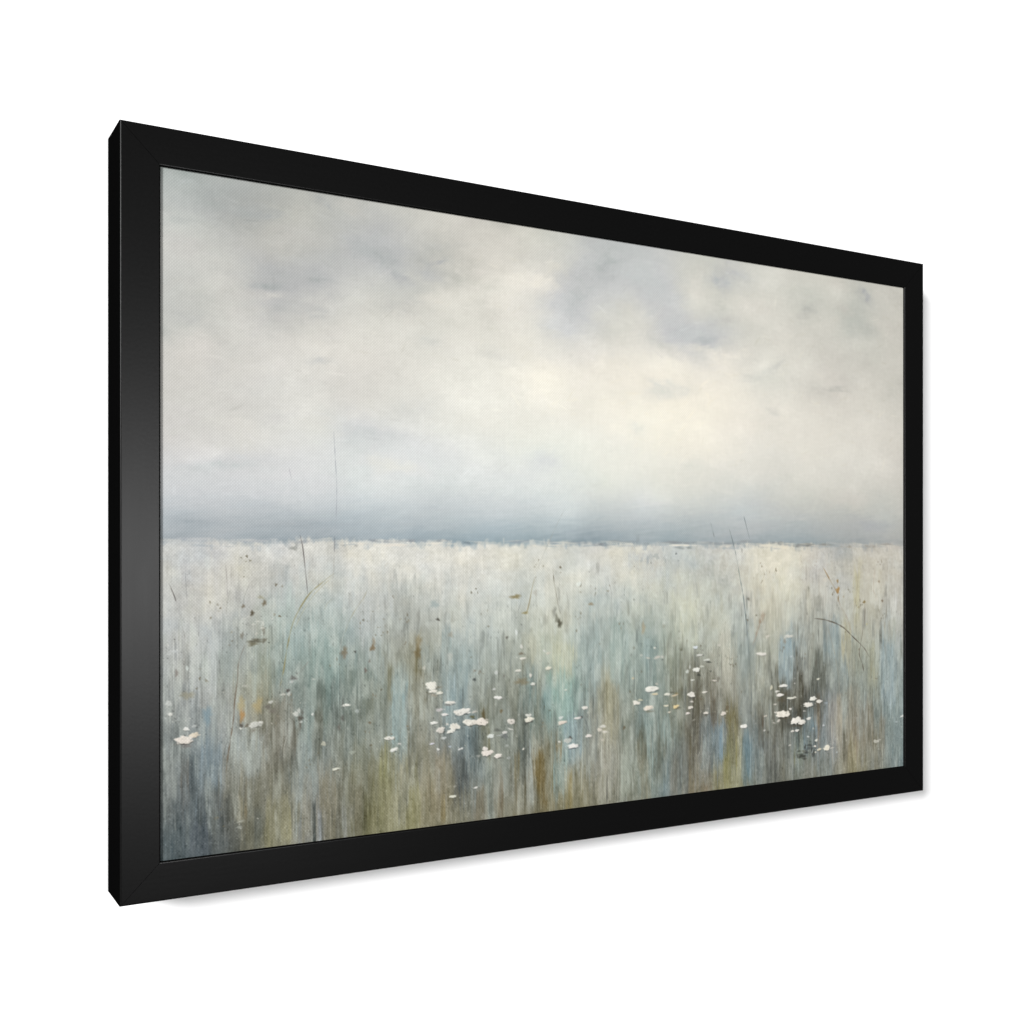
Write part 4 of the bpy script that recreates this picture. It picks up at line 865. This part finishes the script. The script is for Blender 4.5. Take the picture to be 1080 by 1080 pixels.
    for k in range(620):
        r = heads[rng.integers(0, len(heads))]
        x, y = r[0] + rng.normal(0, 15), r[1] + rng.normal(0, 12)
        if not (2 < x < NX - 2 and HZ + 30 < y < NY - 2):
            continue
        c = img[int(y), int(x)]
        if rng.uniform() < 0.5:
            c = c * rng.uniform(0.5, 0.75)
        else:
            c = c * 0.35 + np.array([226, 222, 210]) * 0.65
        dab(img, x, y, rng.uniform(0.6, 1.5), rng.uniform(0.5, 1.1), c, rng.uniform(0.35, 0.8), 1.0, 0.2)
    # brush relief
    relief = (BR * 0.00003 + BR2 * 0.00002) * np.clip((YY - HZ) / 120, 0.1, 1)
    return img, height + relief


picture, height = paint()

lin = np.clip(picture, 0, 252) / 255.0
lin = np.where(lin <= 0.04045, lin / 12.92, ((lin + 0.055) / 1.055) ** 2.4)
pigment = np.clip(lin / LIGHT, 0.0, 0.9)

# --- canvas mesh: a fine sheet with real paint relief, wrapped on its stretcher
OW, OH = W - 2 * FACE, H - 2 * FACE
LAP = 0.0045                  # the canvas runs on under the lip of the frame
xs = np.concatenate([[-OW / 2 - LAP], (np.arange(NX) + 0.5) / NX * OW - OW / 2, [OW / 2 + LAP]])
zs = np.concatenate([[FACE + OH + LAP], FACE + OH - (np.arange(NY) + 0.5) / NY * OH, [FACE - LAP]])
nx, ny = NX + 2, NY + 2
pig = np.pad(pigment, ((1, 1), (1, 1), (0, 0)), mode='edge')
hgt = np.pad(height, 1, mode='edge')
hgt[[0, -1], :] = 0
hgt[:, [0, -1]] = 0
gz, gx = np.meshgrid(zs, xs, indexing='ij')
co = np.stack([gx, RECESS - hgt, gz], -1).reshape(-1, 3)
idx = np.arange(nx * ny).reshape(ny, nx)
quads = np.stack([idx[:-1, :-1], idx[1:, :-1], idx[1:, 1:], idx[:-1, 1:]], -1).reshape(-1, 4)
# turned-over edges and back
ring = np.concatenate([idx[0, :-1], idx[:-1, -1], idx[-1, :0:-1], idx[:0:-1, 0]])
nr = len(ring)
back = co[ring].copy()
back[:, 1] = RECESS + 0.018
co = np.vstack([co, back])
b0 = nx * ny
j = np.arange(nr)
j2 = (j + 1) % nr
sides = np.stack([ring[j], ring[j2], b0 + j2, b0 + j], -1)
quads = np.vstack([quads, sides])

me = bpy.data.meshes.new('canvas')
nv, nq = len(co), len(quads)
me.vertices.add(nv)
me.vertices.foreach_set('co', co.astype(np.float32).ravel())
me.loops.add(nq * 4 + nr)
me.loops.foreach_set('vertex_index', np.concatenate([quads.ravel(), b0 + j]).astype(np.int32))
me.polygons.add(nq + 1)
me.polygons.foreach_set('loop_start', (np.arange(nq + 1) * 4).astype(np.int32))
me.update(calc_edges=True)
me.validate()
smooth = np.ones(len(me.polygons), bool)
smooth[-(nr + 1):] = False
me.polygons.foreach_set('use_smooth', smooth)
att = me.color_attributes.new('pigment', 'FLOAT_COLOR', 'POINT')
rgba = np.ones((nv, 4), np.float32)
rgba[:nx * ny, :3] = pig.reshape(-1, 3)
rgba[nx * ny:, :3] = 0.5
att.data.foreach_set('color', rgba.ravel())

cm, nt, p = new_mat('painted_canvas')
at = nt.nodes.new('ShaderNodeAttribute')
at.attribute_name = 'pigment'
tc = nt.nodes.new('ShaderNodeTexCoord')


def weave(angle, scale):
    mp = nt.nodes.new('ShaderNodeMapping')
    mp.inputs['Rotation'].default_value = (0, angle, 0)
    nt.links.new(tc.outputs['Object'], mp.inputs['Vector'])
    w = nt.nodes.new('ShaderNodeTexWave')
    w.wave_type = 'BANDS'
    w.bands_direction = 'X'
    w.inputs['Scale'].default_value = scale
    w.inputs['Distortion'].default_value = 0.6
    w.inputs['Detail'].default_value = 1.0
    w.inputs['Detail Scale'].default_value = 0.3
    nt.links.new(mp.outputs['Vector'], w.inputs['Vector'])
    return w.outputs['Fac']


PITCH = 0.0017                # thread spacing of the canvas
SC = 2 * math.pi / (20.0 * PITCH)
wa, wb = weave(math.radians(45), SC), weave(math.radians(-45), SC)
mul = nt.nodes.new('ShaderNodeMath')
mul.operation = 'MULTIPLY'
nt.links.new(wa, mul.inputs[0])
nt.links.new(wb, mul.inputs[1])
# weave pattern in the colour: a little darker between the threads
mr = nt.nodes.new('ShaderNodeMapRange')
mr.inputs['To Min'].default_value = 0.955
mr.inputs['To Max'].default_value = 1.085
nt.links.new(mul.outputs[0], mr.inputs['Value'])
vm = nt.nodes.new('ShaderNodeVectorMath')
vm.operation = 'SCALE'
nt.links.new(at.outputs['Color'], vm.inputs[0])
nt.links.new(mr.outputs['Result'], vm.inputs['Scale'])
nt.links.new(vm.outputs['Vector'], p.inputs['Base Color'])
p.inputs['Roughness'].default_value = 0.85
p.inputs['Specular IOR Level'].default_value = 0.08
bp = nt.nodes.new('ShaderNodeBump')
bp.inputs['Strength'].default_value = 0.25
bp.inputs['Distance'].default_value = 0.0003
nt.links.new(mul.outputs[0], bp.inputs['Height'])
nt.links.new(bp.outputs['Normal'], p.inputs['Normal'])
me.materials.append(cm)
canvas = bpy.data.objects.new('canvas', me)
COL.objects.link(canvas)
canvas.parent = root
canvas['label'] = 'painted canvas of grey clouds over a pale meadow dotted with white flowers'
